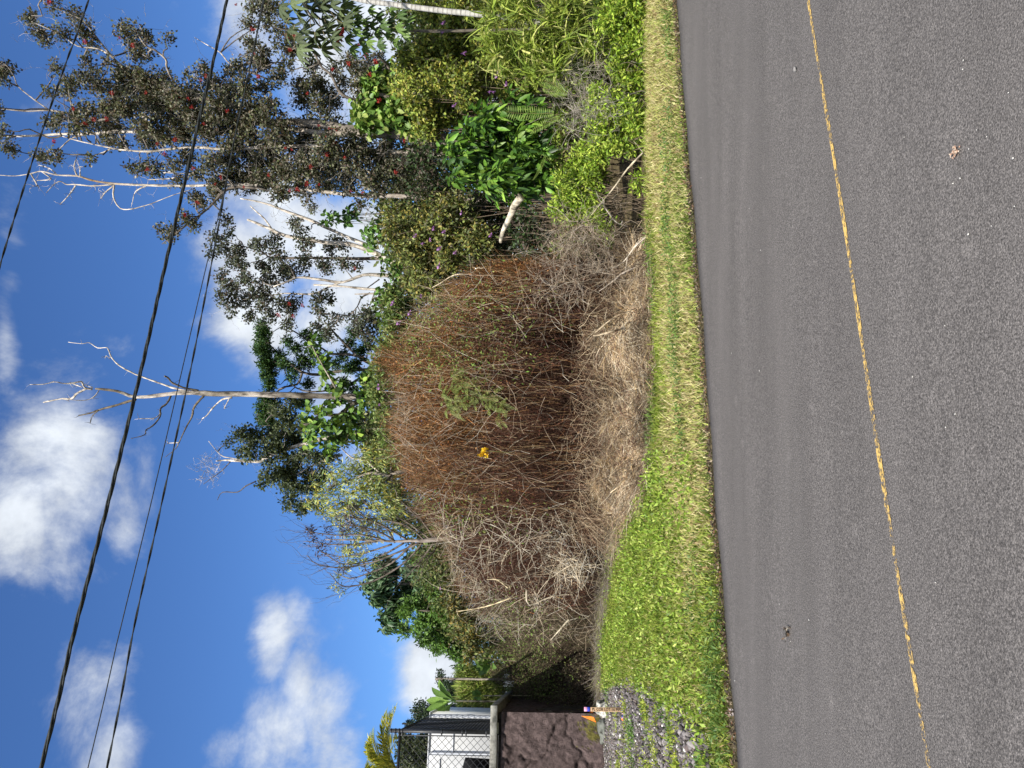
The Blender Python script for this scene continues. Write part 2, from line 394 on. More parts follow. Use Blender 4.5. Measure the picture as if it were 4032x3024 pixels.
# yellow line, worn
def worn_paint(name, col, lo, hi, sc=45):
    mt, t, out = new_mat(name); tcn = N(t,'ShaderNodeTexCoord')
    n1 = N(t,'ShaderNodeTexNoise', i_Scale=float(sc), i_Detail=5.0, i_Roughness=.7); Lk(t, tcn.outputs['Object'], n1.inputs['Vector'])
    n2 = N(t,'ShaderNodeTexNoise', i_Scale=3.0, i_Detail=2.0); Lk(t, tcn.outputs['Object'], n2.inputs['Vector'])
    s_ = math_(t,'ADD', n1.outputs[0], math_(t,'MULTIPLY', math_(t,'SUBTRACT', n2.outputs[0], .5), .5))
    mrp = N(t,'ShaderNodeMapRange'); Lk(t, s_, mrp.inputs[0]); mrp.inputs[1].default_value=lo; mrp.inputs[2].default_value=hi
    b = N(t,'ShaderNodeBsdfPrincipled'); b.inputs['Base Color'].default_value=(*col,1); b.inputs['Roughness'].default_value=.7
    tr = N(t,'ShaderNodeBsdfTransparent'); mx = N(t,'ShaderNodeMixShader'); Lk(t, mrp.outputs[0], mx.inputs[0]); Lk(t, tr.outputs[0], mx.inputs[1]); Lk(t, b.outputs[0], mx.inputs[2]); Lk(t, mx.outputs[0], out.inputs[0])
    return mt
g = Geo(); tl = np.arange(-14,30,.15); wl = .018+R.uniform(-.004,.004,len(tl)); cl = 3.5+.008*np.sin(tl*2.1)
V = np.stack([np.array([ts(a, c-w_, .0345) for a,c,w_ in zip(tl,cl,wl)]), np.array([ts(a, c+w_, .0345) for a,c,w_ in zip(tl,cl,wl)])],1)
b_ = np.arange(len(tl)-1)[:,None]*2; g.add(V.reshape(-1,3), b_+[0,2,3,1], (1,1,1))
tag(g.build('yellow_centre_line', worn_paint('yellow_paint', (.68,.45,.13), .45, .60)), kind='structure')

# ================================================================== GRASS (verge and lawn)
# back edge of the mown verge as (u, v) on the ground
EDGE = [(3500,2520),(3024,2543),(2300,2562),(1900,2580),(1512,2588),(1200,2588),(1080,2552),(960,2470),(900,2440),(700,2398),(500,2372),(260,2365),(0,2360)]
EP = np.array([ground(u_, v_) for u_, v_ in EDGE])[:, :2]
ET = EP@DR[:2]; ES = EP@NR[:2]
LE = np.array(EP)
def in_poly(px, py, poly):
    inside = np.zeros(len(px), bool); j = len(poly)-1
    for i in range(len(poly)):
        xi, yi = poly[i]; xj, yj = poly[j]
        c = ((yi>py)!=(yj>py)) & (px < (xj-xi)*(py-yi)/(yj-yi+1e-12)+xi); inside ^= c; j = i
    return inside
road_r = ts(16, 7.0)[:2]; road_l = ts(-9, 7.0)[:2]
POLY = [tuple(road_r)]+[tuple(p) for p in EP]+[tuple(ground(-500,2360)[:2]), tuple(road_l)]
GRAV = [tuple(ground(u_,v_)[:2]) for u_,v_ in [(290,2372),(330,2440),(300,2560),(250,2640),(215,2700),(150,2790),(-60,2850),(-500,2850),(-500,2360),(0,2360)]]
def sample_poly(n, poly):
    p = np.array(poly); lo = p.min(0); hi = p.max(0); out = np.zeros((0,2))
    while len(out) < n:
        q = R.uniform(lo, hi, (n*2,2)); q = q[in_poly(q[:,0], q[:,1], poly)]; out = np.concatenate([out,q])
    return out[:n]
def vnoise(x, y, sc, seed=0):
    rs = np.random.RandomState(seed); o = 0
    for k in range(6):
        a = rs.uniform(0,6.28); f = sc*rs.uniform(.6,1.8); o = o+np.sin((x*math.cos(a)+y*math.sin(a))*f+rs.uniform(0,6.28))
    return o/3
def grass_field(g, P2, h0, h1, w, col, lean=.5):
    n = len(P2); z = ground_z(P2[:,0], P2[:,1])
    P = np.c_[P2, z-.005]; D = unit(np.c_[R.normal(size=(n,2))*lean, np.ones(n)]); L = R.uniform(h0,h1,n)
    A = R.uniform(0,6.28,n); S = np.c_[np.cos(A), np.sin(A), np.zeros(n)]; W = (w*R.uniform(.6,1.3,n))[:,None]
    mid = P+D*(L*.55)[:,None]; D2 = unit(D+np.c_[R.normal(size=(n,2))*lean*1.2, -np.ones(n)*.25]); tip = mid+D2*(L*.5)[:,None]
    V = np.stack([P-S*W, P+S*W, mid+S*W*.7, mid-S*W*.7, tip],1)
    b = np.arange(n)[:,None]*5; base = g.n
    g.add(V.reshape(-1,3), np.zeros((0,4),int), np.repeat(col,5,0)); g.faces(b+[0,1,2,3], base); g.faces(b+[3,2,4], base)
g = Geo()
n = 330000
q = sample_poly(n, POLY)
keep = ~in_poly(q[:,0], q[:,1], GRAV) | (R.uniform(size=len(q)) < .06)
s_ = q@NR[:2]; t_ = q@DR[:2]
q = q[keep & (s_ > 7.06+.07*vnoise(t_, s_*0, 2.2, 5)+R.uniform(-.05,.03,len(q)))]
s_ = q@NR[:2]; t_ = q@DR[:2]
nn = len(q)
vd = vnoise(q[:,0], q[:,1], 1.6, 3)*.5+vnoise(q[:,0], q[:,1], 5., 4)*.35
# strawness: the mid strip of the verge is dry, the lawn at the left is green
upx = 1512+F_PX*q[:,0]/q[:,1]
back = np.interp(t_, ET[::-1], ES[::-1])
rel = (s_-7.0)/3.0
dry = np.clip(1.0-abs(rel-.42)*2.0, 0, 1)*1.0+vd*.45
dry = np.where(upx<1000, dry*np.clip((upx-350)/650,.15,1)*np.clip(1.7-rel*.9,0,1), dry)
dry = np.clip(dry+.16+np.where(upx>1100,.2,0)+.12*vnoise(q[:,0],q[:,1],3.,63), 0, 1)
isd = R.uniform(size=nn) < dry*.9
green = pal(nn, [(.20,.29,.035),(.27,.36,.05),(.13,.20,.03),(.35,.42,.07),(.26,.29,.06)], .3)*(1+.22*vnoise(q[:,0],q[:,1],3.5,61)+.12*vnoise(q[:,0],q[:,1],9,62))[:,None]
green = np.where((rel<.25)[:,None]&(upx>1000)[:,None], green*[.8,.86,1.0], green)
straw = pal(nn, [(.56,.52,.22),(.46,.44,.17),(.66,.58,.32),(.38,.27,.14),(.44,.48,.13)], .25)
col = np.where(isd[:,None], straw, green)
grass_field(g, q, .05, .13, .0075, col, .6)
# taller fringe by the brush
q = sample_poly(24000, POLY); s_ = q@NR[:2]; t_ = q@DR[:2]; back = np.interp(t_, ET[::-1], ES[::-1])
upx = 1512+F_PX*q[:,0]/q[:,1]
k = (s_>9.2)&(upx>1050); q = q[k]
grass_field(g, q, .1, .22, .008, pal(len(q), [(.25,.36,.04),(.34,.43,.07),(.18,.26,.03)], .2), .5)
tag(g.build('verge_grass', M_GRASS), 'rough mown roadside grass, straw coloured by the road and green at the left', 'grass', kind='stuff')

# broad leafed weeds in the lawn
g = Geo()
q = sample_poly(26000, POLY); upx = 1512+F_PX*q[:,0]/q[:,1]; s_ = q@NR[:2]
k = (~in_poly(q[:,0],q[:,1],GRAV)) & (upx<1250) & (s_>7.5) & (vnoise(q[:,0],q[:,1],2.2,9)+R.normal(size=len(q))*.5 > -.4); q = q[k]; n = len(q)
rep = 3; q3 = np.repeat(q, rep, 0)+R.normal(size=(n*rep,2))*.02; m3 = len(q3)
P = np.c_[q3, ground_z(q3[:,0],q3[:,1])+R.uniform(.02,.15,m3)]
leaves(g, P, rdir(m3,.6), rdir(m3,1.2), R.uniform(.035,.085,m3), R.uniform(.018,.036,m3), pal(m3, [(.22,.34,.04),(.31,.44,.06),(.14,.23,.03),(.42,.50,.11)], .3))
# dark weed tufts hugging the asphalt
for (uu, vv, rr, cnt) in [(350,2858,.22,420),(300,2850,.2,350),(2440,2650,.16,250),(2200,2650,.14,250),(2060,2665,.14,200),(1900,2690,.18,260),(1750,2700,.15,200),(1350,2710,.2,260),(1600,2700,.15,200),(700,2770,.2,260),(560,2850,.15,200),(1420,2600,.2,300),(1960,2590,.25,420),(1280,2590,.25,350),(120,2860,.2,200),(2570,2668,.12,150),(2900,2660,.14,180)]:
    c = ground(uu, vv); q = c[:2]+(R.normal(size=(cnt,1))*DR[:2]*1.5+R.normal(size=(cnt,1))*NR[:2]*.4)*rr; 
    q = q[(q@NR[:2])>7.03]; cnt = len(q)
    P = np.c_[q, ground_z(q[:,0],q[:,1])+R.uniform(.01,.12,cnt)]
    leaves(g, P, rdir(cnt,.4), rdir(cnt,1.2), R.uniform(.04,.08,cnt), R.uniform(.01,.02,cnt), pal(cnt, [(.09,.17,.04),(.14,.24,.05),(.22,.30,.07)], .25))
tag(g.build('lawn_weeds', M_LEAF), 'low broad leafed green weeds mixed through the roadside lawn', 'weeds', kind='stuff')

# crumbly earth edge of the road
g = Geo()
te = R.uniform(-8,16,9000); se = 7.0+.035*np.sin(te*1.3)+.02*np.sin(te*5.1+1)+np.abs(R.normal(size=len(te)))*.07-.03
P = np.array([ts(a,b,.02) for a,b in zip(te,se)]); n = len(P)
leaves(g, P+np.c_[np.zeros((n,2)), R.uniform(0,.02,n)], rdir(n,.1), rdir(n,1.5), R.uniform(.02,.05,n), R.uniform(.006,.02,n), pal(n, [(.10,.075,.055),(.17,.125,.09),(.06,.05,.04),(.26,.21,.15),(.19,.10,.06),(.12,.13,.05)], .3))
tag(g.build('leaf_litter', M_DRY), 'brown crumbs and dead leaves along the edge of the asphalt', 'litter', kind='stuff')

# ---- gravel
g = Geo()
oct_v = np.array([[1,0,0],[0,1,0],[-1,0,0],[0,-1,0],[0,0,1],[0,0,-1],[.6,.6,.5],[-.6,.5,.6],[-.5,-.6,.5],[.6,-.5,.6]],float)
oct_t = np.array([[0,6,9],[0,1,6],[1,7,6],[1,2,7],[2,8,7],[2,3,8],[3,9,8],[3,0,9],[6,7,4],[7,8,4],[8,9,4],[9,6,4],[0,5,1],[1,5,2],[2,5,3],[3,5,0]])
q = sample_poly(30000, GRAV); q = q+R.normal(size=q.shape)*.12; n = len(q)
sz = R.uniform(.012,.038,n)*np.where(R.uniform(size=n)<.05,1.6,1)
A = R.uniform(0,6.28,n); ca, sa = np.cos(A), np.sin(A)
V = oct_v[None]*(R.uniform(.6,1.2,(n,1,3)))*(1+R.uniform(-.2,.2,(n,10,1)))*sz[:,None,None]
Vx = V[...,0]*ca[:,None]-V[...,1]*sa[:,None]; Vy = V[...,0]*sa[:,None]+V[...,1]*ca[:,None]
V = np.stack([Vx+q[:,0:1], Vy+q[:,1:2], V[...,2]+ground_z(q[:,0],q[:,1])[:,None]+.01+R.uniform(0,.03,n)[:,None]],-1)
C = pal(n, [(.11,.098,.098),(.17,.155,.152),(.06,.053,.053),(.28,.255,.25),(.14,.112,.105)], .25)
wht = R.uniform(size=n)<.02; C[wht] = (.7,.68,.65)
g.add(V.reshape(-1,3), (oct_t[None]+np.arange(n)[:,None,None]*10).reshape(-1,3), np.repeat(C,10,0))
tag(g.build('lava_gravel', M_STONE), 'dark grey crushed lava gravel between the lawn and the rock wall', 'gravel', kind='stuff')
# sprigs growing in the gravel
g = Geo()
cs = sample_poly(420, GRAV); dist_road = cs@NR[:2]
w_ = np.clip(1.3-(dist_road-7)/8, .1, 1); cs = cs[R.uniform(size=len(cs))<w_]
for c in cs:
    k = R.randint(50,150); rr = R.uniform(.08,.28); q = c+R.normal(size=(k,2))*rr*.6
    P = np.c_[q, ground_z(q[:,0],q[:,1])+R.uniform(.02,.1,k)]; cc = [(.34,.42,.05),(.42,.46,.07),(.24,.34,.05)] if R.uniform()<.7 else [(.12,.24,.05),(.18,.3,.06)]
    leaves(g, P, rdir(k,.8), rdir(k,.8), R.uniform(.03,.07,k), R.uniform(.012,.022,k), pal(k, cc, .25))
tag(g.build('gravel_weeds', M_LEAF), 'yellow green moss and sprigs growing through the gravel', 'weeds', kind='stuff')

# ================================================================== FOLIAGE BUILDERS
def foliage(g, bl, cpm=9.0, lpc=26, L=.06, W=.04, cols=None, jit=.3, cr=.16, zmin=.02, up=.5, mode='small', droop=.2, outward=.6, shell=2.2, cjit=.25):
    """leaf clumps scattered through blobs; returns the clump centres and their blob index"""
    cen=[]; bi=[]
    for i,(c,r) in enumerate(bl):
        k = max(3, int(cpm*(r/.3)**2))
        d = rdir(k); rad = r*R.uniform(size=k)**(1/shell)
        cen.append(c+d*rad[:,None]*np.array([1,1,.95])); bi += [i]*k
    cen = np.concatenate(cen); bi = np.array(bi); ok = cen[:,2]>zmin; cen=cen[ok]; bi=bi[ok]
    n = len(cen); tone = 1+R.uniform(-cjit,cjit,n)
    ci = np.repeat(np.arange(n), lpc); m_ = len(ci)
    off = R.normal(size=(m_,3)); off = unit(off)*(R.uniform(size=(m_,1))**.6)*cr
    P = cen[ci]+off; ok = P[:,2]>zmin; P=P[ok]; off=off[ok]; ci=ci[ok]; m_=len(P)
    D = unit(unit(off)*outward+rdir(m_)*.8+np.array([0,0,-droop])); Nn = unit(rdir(m_)*.8+np.array([-.15,-.35,up]))
    C = pal(m_, cols, jit)*tone[ci][:,None]
    Ls = L*R.uniform(.65,1.25,m_)
    if mode=='small': leaves(g, P, D, Nn, Ls, W*R.uniform(.7,1.2,m_), C)
    else: bigleaves(g, P, D, Nn, Ls, W*R.uniform(.75,1.15,m_), C, droop=droop)
    return cen, bi
def skeleton_nodes(paths): return np.concatenate([smooth_path(p,4) for p in paths])
def link_branches(g, bl, nodes, cen, bi, r0=.02, col=(.25,.22,.2), tw=.004, frac=.6, colt=None):
    """limbs from the nearest skeleton node to every blob and twigs from the blob to its clumps"""
    for c, r in bl:
        d = np.linalg.norm(nodes-c-np.array([0,0,-.25]), axis=1); p = nodes[d.argmin()]
        if np.linalg.norm(p-c) < .15: continue
        mid = (p+c)/2+R.normal(size=3)*.08*np.linalg.norm(p-c)+np.array([0,0,-.06*np.linalg.norm(p-c)])
        q1 = p*.7+c*.3+R.normal(size=3)*.05*np.linalg.norm(p-c); q2 = p*.25+c*.75+R.normal(size=3)*.05*np.linalg.norm(p-c)
        tube(g, [p, q1, mid, q2, c], [r0, r0*.75, r0*.5, r0*.35], C=np.array(col)*R.uniform(.6,1.3), sides=4, smooth=2, cap=False)
    if cen is not None and len(cen):
        sel = R.uniform(size=len(cen))<frac; ce = cen[sel]; b0 = np.array([bl[i][0] for i in bi[sel]])
        v = ce-b0; L = np.linalg.norm(v,axis=1)
        twigs(g, b0, unit(v+R.normal(size=v.shape)*.1*L[:,None]), L*1.1, tw, pal(len(ce), [colt or col], .4), nseg=3, bend=.5)

# ================================================================== TREES
OH_COLS = [(.085,.095,.055),(.13,.135,.08),(.055,.06,.038),(.20,.20,.125),(.10,.12,.045),(.26,.23,.17),(.12,.085,.06)]
# ---- dead tree in the middle
Yd = 20.0
root = thing('dead_tree', 'tall bare dead tree with crooked white branches, standing alone against the sky', 'tree', np.array([*at(1470,2135,Yd)[:2], 0]))
g = Geo(); k = mpp(Yd)
BW = (.62,.58,.53); BD = (.16,.14,.11)
tr = line('D', [(1300,915),(900,915),(650,912),(300,905),(0,897),('H',1400,893),('H',1200,885),('H',1050,900),('H',880,915),('H',760,875),('H',620,860)], Yd)
tr = np.concatenate([[np.array([tr[0][0], Yd, 0])], tr])
tube(g, tr, np.array([18,14,13,12.5,12,11.5,10.5,8.5,7,6.5,5.5,4])*k, sides=9, rough=.22, cols=[BD,BD,(.4,.36,.32),(.3,.27,.24),BD,(.5,.46,.42),BD,BW,(.4,.36,.33),BW,BD,BD])
g.build('trunk', M_BARK, root, smooth=True)
DB = [([(1230,880),(1130,855),(1060,840),(990,805),(900,775),(820,735),(760,700),(720,660),(705,605),(680,597),(625,593),(575,565),(530,570),(440,557)], 5,1.6, BW, .8),
 ([(720,665),(690,650),(680,655)],1.6,1, BW,.1),
 ([(1290,870),(1210,855),(1130,825),(1090,795),(1060,785)],6,4,BD,-.5),
 ([(600,860),(545,855),(530,815),(480,822),(420,825),(350,813),(280,830),(195,833)],5,1.6,BW,-.6),
 ([(535,850),(500,840),(450,825)],3,1.5,BW,.2),([(600,850),(570,838),(540,835)],3,1.5,BW,.2),
 ([(560,860),(500,885),(460,920),(410,930),(285,945)],6,3.5,BW,.5),
 ([(880,925),(800,950),(700,985),(640,1000),(580,1015),(515,1035)],7,3.2,BD,.7),
 ([(640,1000),(605,1035),(583,1083)],3,1.5,BD,.3),
 ([(1110,900),(1080,950),(1040,990),(1035,1040),(990,1100),(945,1130),(935,1160),(850,1180)],5,1.8,BD,-.8),
 ([(1035,1020),(1000,1050),(900,1055)],2.6,1.8,BW,-.3),
 ([(1320,910),(1260,970),(1245,1050),(1200,1120),(1160,1200),(1140,1250),(1080,1300)],6,1.5,BD,1.0),
 ([(1160,1210),(1090,1215)],3,2,BW,.2),([(1500,915),(1440,930),(1380,980),(1345,1030),(1315,1055)],5,2,BW,.5),([(1490,920),(1455,985)],3,1.5,BW,.2),
 ([(640,870),(600,920),(540,935),(440,935)],3,1.3,BW,-.3)]
for (p, r0, r1, c, dj) in DB:
    g = Geo(); P = line('H', p, Yd, dj); Pn = P+R.normal(size=P.shape)*.012
    tube(g, Pn, [r0*.8*k, (r0+r1)/2*.8*k, r1*.8*k], C=c, sides=6, rough=.35)
    # broken snags and side twigs
    m_ = 6; ii = R.randint(1,len(P),m_); twigs(g, P[ii], rdir(m_,.2), R.uniform(.06,.22,m_), .007, pal(m_,[c],.3), nseg=3, bend=.6)
    g.build('branch', M_BARK, root, smooth=True)

root_crown = {}
def make_tree(name, label, cat, dep, limbs, blob_sets, fol, group=None, bark=(.5,.46,.42), limb_r0=.02, bare=0, flower=None, leafmat=None, bare_cols=[(.5,.47,.44)], base_u=None, tw=.004, blsp=None, frac=.6):
    P0 = limbs[0][0][0] if limbs else blob_sets[0][0]
    root = thing(name, label, cat, (P0[0], P0[1], 0), group)
    g = Geo()
    for (P, r, c, *dj) in limbs:
        sides = 8 if max(r)>.05 else 5
        P = np.asarray(P); Pj = P+R.normal(size=P.shape)*min(.03, max(r)*.4); Pj[0] = P[0]
        tube(g, Pj, r, C=c, sides=sides, rough=.15)
    nodes = skeleton_nodes([l[0] for l in limbs])
    gl = Geo(); cen, bi = foliage(gl, blob_sets, **fol)
    link_branches(g, blob_sets, nodes, cen, bi, r0=limb_r0, col=np.array(bark)*.6, tw=tw, frac=frac)
    if bare:
        # leafless pale twig sprays
        ii = R.randint(0,len(cen),bare); st = cen[ii]+R.normal(size=(bare,3))*.1
        D = unit(rdir(bare,.5)+unit(st-np.array([b[0] for b in blob_sets])[bi[ii]])*.8)
        e = twigs(g, st, D, R.uniform(.25,.6,bare), .0045, pal(bare, bare_cols, .4), nseg=4, bend=.8)
        for _ in range(2): twigs(g, e, unit(D+rdir(bare)*.9), R.uniform(.1,.3,bare), .003, pal(bare, bare_cols, .4), nseg=3, bend=.7)
    g.build('trunk', M_BARK, root, smooth=True)
    root_crown[root.name] = gl.build('crown', leafmat or M_LEAF, root)
    return root, cen
def flower_mesh(name, n, r, cols, mat, petal=.05):
    g = Geo(); D = rdir(n,.5); P = D*R.uniform(0,r*.4,(n,1)); leaves(g, P, D, rdir(n), r*R.uniform(.6,1.1,n), petal, pal(n, cols, .25))
    o = g.build(name, mat, origin=None); return o
def vine(p): return p

# ---- the big red-flowered tree at the right
Y1 = 17.0; k = mpp(Y1)
PALE = (.66,.61,.55); MID = (.42,.38,.34); DARK = (.17,.15,.13)
def gbase(P):
    P = np.asarray(P); return np.concatenate([[np.array([P[0][0], P[0][1], -.05])], P])
limbs = [
 (gbase(line('B', [(1550,960),(1400,930),(1250,905),(1050,885),(850,850),(620,835),(400,815),(200,790),(0,770),('A',1500,690),('A',1300,645),('A',1150,600),('A',1000,540),('A',830,462),('A',750,390),('A',660,290),('A',560,190),('A',520,110),('A',440,70),('A',270,0)], Y1)), np.array([36,30,28,26,24,23,20,16,13,11,10,9,8,7,6,5,4,3,2.5,2,1.5])*k, (.30,.27,.24)),
 (line('B', [(1000,880),(600,890),(300,850),(0,800),('A',1500,800),('A',1200,770),('A',1000,760),('A',800,740),('A',650,770),('A',500,760),('A',330,720),('A',150,710),('A',0,700),('A',-120,690)], Y1,.8), np.array([14,12,10,8,7,6,5,5,4,3,2,2])*k, MID),
 (line('A', [(1659,850),(1300,850),(1100,830),(1000,850),(780,845),(600,865),(380,870),(200,880),(0,890),(-150,880)], Y1+.5,.5), np.array([9,8,7,6,6,5,5,4,3])*k, PALE),
 (line('B', [(1300,1010),(900,985),(620,960),(400,958),(200,950),(60,950),('A',1659,955),('A',1440,955),('A',1270,955),('A',1100,955),('A',960,965),('A',800,970),('A',720,960),('A',620,930),('A',500,905),('A',400,880)], Y1,-.5), np.array([11,10,9,7,6.5,6,5.6,5.2,5,4.6,4,3.6,3,2.4,2.2,1.6])*k, PALE),
 (line('A', [(720,965),(660,990),(600,1010)], Y1-.5), np.array([3,2])*k, PALE),
 (line('B', [(880,870),(1000,700),(960,600),(900,490),(820,400),(780,350)][::1], Y1,-.8), np.array([9,7,6,5,3])*k, DARK),
 (line('B', [(1060,640),(900,630),(800,610),(650,650),(550,600),(480,480),(420,430),(380,340),(330,290)], Y1-.6), np.array([9,8,7,6,5,4,3])*k, DARK),
 (line('A', [(1250,640),(1150,560),(1080,440),(1070,380),(1000,330),(940,290),(880,200)], Y1,-.6), np.array([6,5,4.5,4,3,2])*k, MID),
 (line('A', [(330,720),(230,650),(120,560),(90,500),(40,420),(-40,380)], Y1+.4,.3), np.array([3,2.5,2,1.5])*k, MID),
 (line('A', [(750,390),(640,320),(500,300),(400,220),(300,180),(200,140)], Y1,-.7), np.array([4,3,2.4,1.5])*k, PALE),
 (line('A', [(1659,1220),(1480,1230),(1350,1350),(1250,1430),(1150,1500),(1050,1580)], Y1-.3,.5), np.array([6,5,4,3,2])*k, DARK),
 (line('A', [(600,865),(480,890),(420,930),(350,1000),(270,1050)], Y1+.8), np.array([3.5,3,2,1.5])*k, MID),
 (line('A', [(1659,480),(1500,420),(1430,340),(1340,290),(1270,245)], Y1+.3), np.array([4,3,2,1.2])*k, PALE),
 (line('A', [(1270,1040),(1200,1060),(1130,1100),(1060,1120)], Y1-.2), np.array([4,3,2])*k, PALE),
 (line('A', [(1270,525),(1265,470),(1250,430)], Y1-.2), np.array([2,1.5])*k, PALE),
]
OB = blobs('A', [(200,130,48),(250,190,48),(290,250,42),(410,230,50),(350,40,42),(480,80,48),(530,180,45),(570,230,45),(600,300,35),(30,430,55),(10,500,50),
 (360,440,40),(440,540,50),(300,590,40),(420,600,50),(530,510,55),(640,540,80),(560,400,40),(690,380,35),(770,490,70),(850,520,85),(960,530,90),(1060,570,95),(900,630,110),(760,600,80),(1000,660,110),(1150,620,100),
 (1250,600,90),(1350,530,60),(1330,450,45),(1240,490,28),(700,700,80),(820,720,90),(560,710,55),(500,730,50),(380,760,50),(330,810,45),(640,780,75),(560,820,60),(740,830,75),(700,900,55),(770,920,45),(480,830,45),
 (950,800,90),(1100,760,110),(1250,750,110),(1400,700,115),(1500,620,100),(1600,560,75),(1620,700,115),(1500,800,115),(1350,850,100),(1180,870,90),(1060,900,70),(930,910,55),(980,940,45),
 (1600,850,100),(1500,930,75),(1620,1000,95),(1480,1040,90),(1350,1060,70),(1200,1020,60),(1100,1060,50),(1010,1090,50),(950,1080,45),(860,1080,42),(1500,1150,90),(1620,1150,100),(1400,1180,65),(1280,1130,50),(1150,1170,40),
 (780,190,42),(830,250,50),(880,310,52),(930,200,42),(950,250,45),(900,360,45),(960,360,35),(850,180,32),(1080,230,35),(270,1010,45),(350,1000,45),(60,950,50),(30,850,40),(590,1020,25),
 (1300,1310,50),(1250,1270,40),(1400,1260,50),(1200,1410,45),(1240,1450,42),(1130,1490,40),(1100,1530,35),(1040,1480,25),(1470,1430,42),(1640,60,50),(1620,160,45),(1620,300,50),(1640,380,50),(1490,470,45),(1420,550,50),(1550,430,50),(-60,700,70),(-60,880,60),(-80,450,60)], Y1, .9)
OB += blobs('B', [(60,50,65),(120,30,55),(150,190,50),(230,240,55),(220,330,45),(60,160,45),(30,320,55),(60,420,65),(40,550,55),(200,430,45),(150,500,55),
 (350,420,50),(400,560,85),(300,560,70),(480,640,75),(300,650,65),(420,700,75),(560,560,50),(520,470,45),(610,400,55),(650,450,55),(720,420,65),(790,390,55),(740,500,50),(650,560,50),(690,640,55),(800,640,50),
 (80,700,90),(150,850,110),(350,830,100),(500,830,75),(100,1000,130),(300,950,120),(480,950,110),(620,900,75),(700,960,80),(200,1130,110),(350,1100,120),(500,1080,110),(650,1050,110),(800,1050,100),(900,1100,90),(750,1150,90),(600,1180,80),(450,1200,80),(300,1230,65),(150,1250,65),(60,1150,100),(980,1000,70),(1050,1100,80),(950,1200,70),(1100,1200,70),(800,1220,60),(350,1340,35),(690,1320,40),(850,950,80),(240,330,40),(150,300,40)], Y1, .9)
ohia, cen = make_tree('flowering_tree', 'tallest tree, with a grey green crown dotted with red flowers, at the right', 'tree', Y1, limbs, OB,
    dict(cpm=28, lpc=32, L=.068, W=.050, cols=OH_COLS, cr=.155, cjit=.4, shell=1.7), bark=MID, bare=900, limb_r0=.022)
fl = [('A',)+p for p in [(775,245),(860,295),(550,270),(945,600),(725,605),(1220,640),(1165,625),(1240,695),(610,775),(555,800),(690,770),(475,705),(1330,490),(1300,520),(1475,720),(1320,800),(1135,905),(1065,995),(955,1095),(1250,1090),(1430,1150),(1395,1195),(1200,1395),(1280,1315),(1580,1210),(1530,30),(1635,185),(1645,345),(320,15),(1020,930),(350,915)]]
fl += [('B',)+p for p in [(205,230),(245,230),(220,325),(15,495),(335,605),(495,450),(600,410),(715,360),(775,400),(740,485),(795,650),(660,295),(405,815),(480,835),(520,835),(455,890),(510,930),(460,1000),(575,1020),(355,1080),(80,1135),(220,1235),(330,1190),(410,1195),(615,1240),(690,1250),(960,910),(905,1115),(190,960),(230,970),(270,1230)]]
ff = flower_mesh('red_flower', 46, .062, [(.40,.03,.03),(.50,.07,.05),(.25,.02,.025)], M_FLOWER, .016)
for i, (c, x, y) in enumerate(fl):
    o = ff if i==0 else ff.copy()
    if i: COL.objects.link(o)
    o.parent = root_crown[ohia.name]; o.location = pt(c, x, y, Y1-.95)-np.array(ohia.location); o.rotation_euler = tuple(R.uniform(0,6,3)); s_ = R.uniform(.5,1.0); o.scale = (s_,)*3
o = None

# ---- dead forked tree beside it
limbs = [(gbase(line('B', [(1450,1300),(1280,1290),(1100,1282),(900,1270),(700,1270),(500,1250),(300,1225),(0,1195),('A',1500,1200),('A',1400,1200),('A',1180,1205),('A',960,1200),('A',740,1190),('A',600,1170),('A',500,1140),('A',370,1135),('A',270,1110),('A',200,1125),('A',100,1140),('A',0,1135),('A',-80,1130)], Y1+.6)), np.array([13,11,10,10,9,8,7,6.4,6,5.6,5.2,4.8,4.4,4,3.2,2.8,2.4,1.8,1.6,1.2])*k, PALE)]
g = Geo(); root = thing('bare_white_tree', 'bare white forked tree leaning out over the left side of the tallest flowering crown', 'tree', (limbs[0][0][0][0], limbs[0][0][0][1], 0))
tube(g, limbs[0][0], limbs[0][1], cols=[(.35,.31,.28)]*3+[PALE]*5+[(.3,.2,.1)]+[PALE]*4, sides=7, rough=.15); g.build('trunk', M_BARK, root, smooth=True)
for p in [[(740,1195),(600,1205),(490,1195),(430,1195),(390,1175),(350,1195),(300,1250)],[(490,1200),(450,1260),(390,1325)],[(740,1200),(680,1250),(655,1288)],[(740,1205),(735,1280),(780,1350),(850,1355),(930,1335),(980,1320),(1120,1265),(1250,1225)],[(500,1140),(480,1080),(500,1010)],[(520,1145),(515,1080)],[(200,1125),(240,1200),(220,1205)],[(270,1110),(330,1160),(240,1170)],[(1180,1150),(1060,1160),(960,1165)],[(1370,1180),(1250,1130),(1060,1120)],[(960,1200),(880,1240),(860,1305)],[(370,1135),(320,1090),(250,1070)]]:
    g = Geo(); P = line('A', p, Y1+.6, R.uniform(-.6,.6)); tube(g, P, np.array([3.4,2.4,1.3])*k, C=PALE, sides=5, rough=.2)
    m_ = 8; ii = R.randint(1,len(P),m_); twigs(g, P[ii], rdir(m_,.1), R.uniform(.1,.35,m_), .006, pal(m_,[PALE],.3), nseg=4, bend=.8)
    g.build('branch', M_BARK, root, smooth=True)

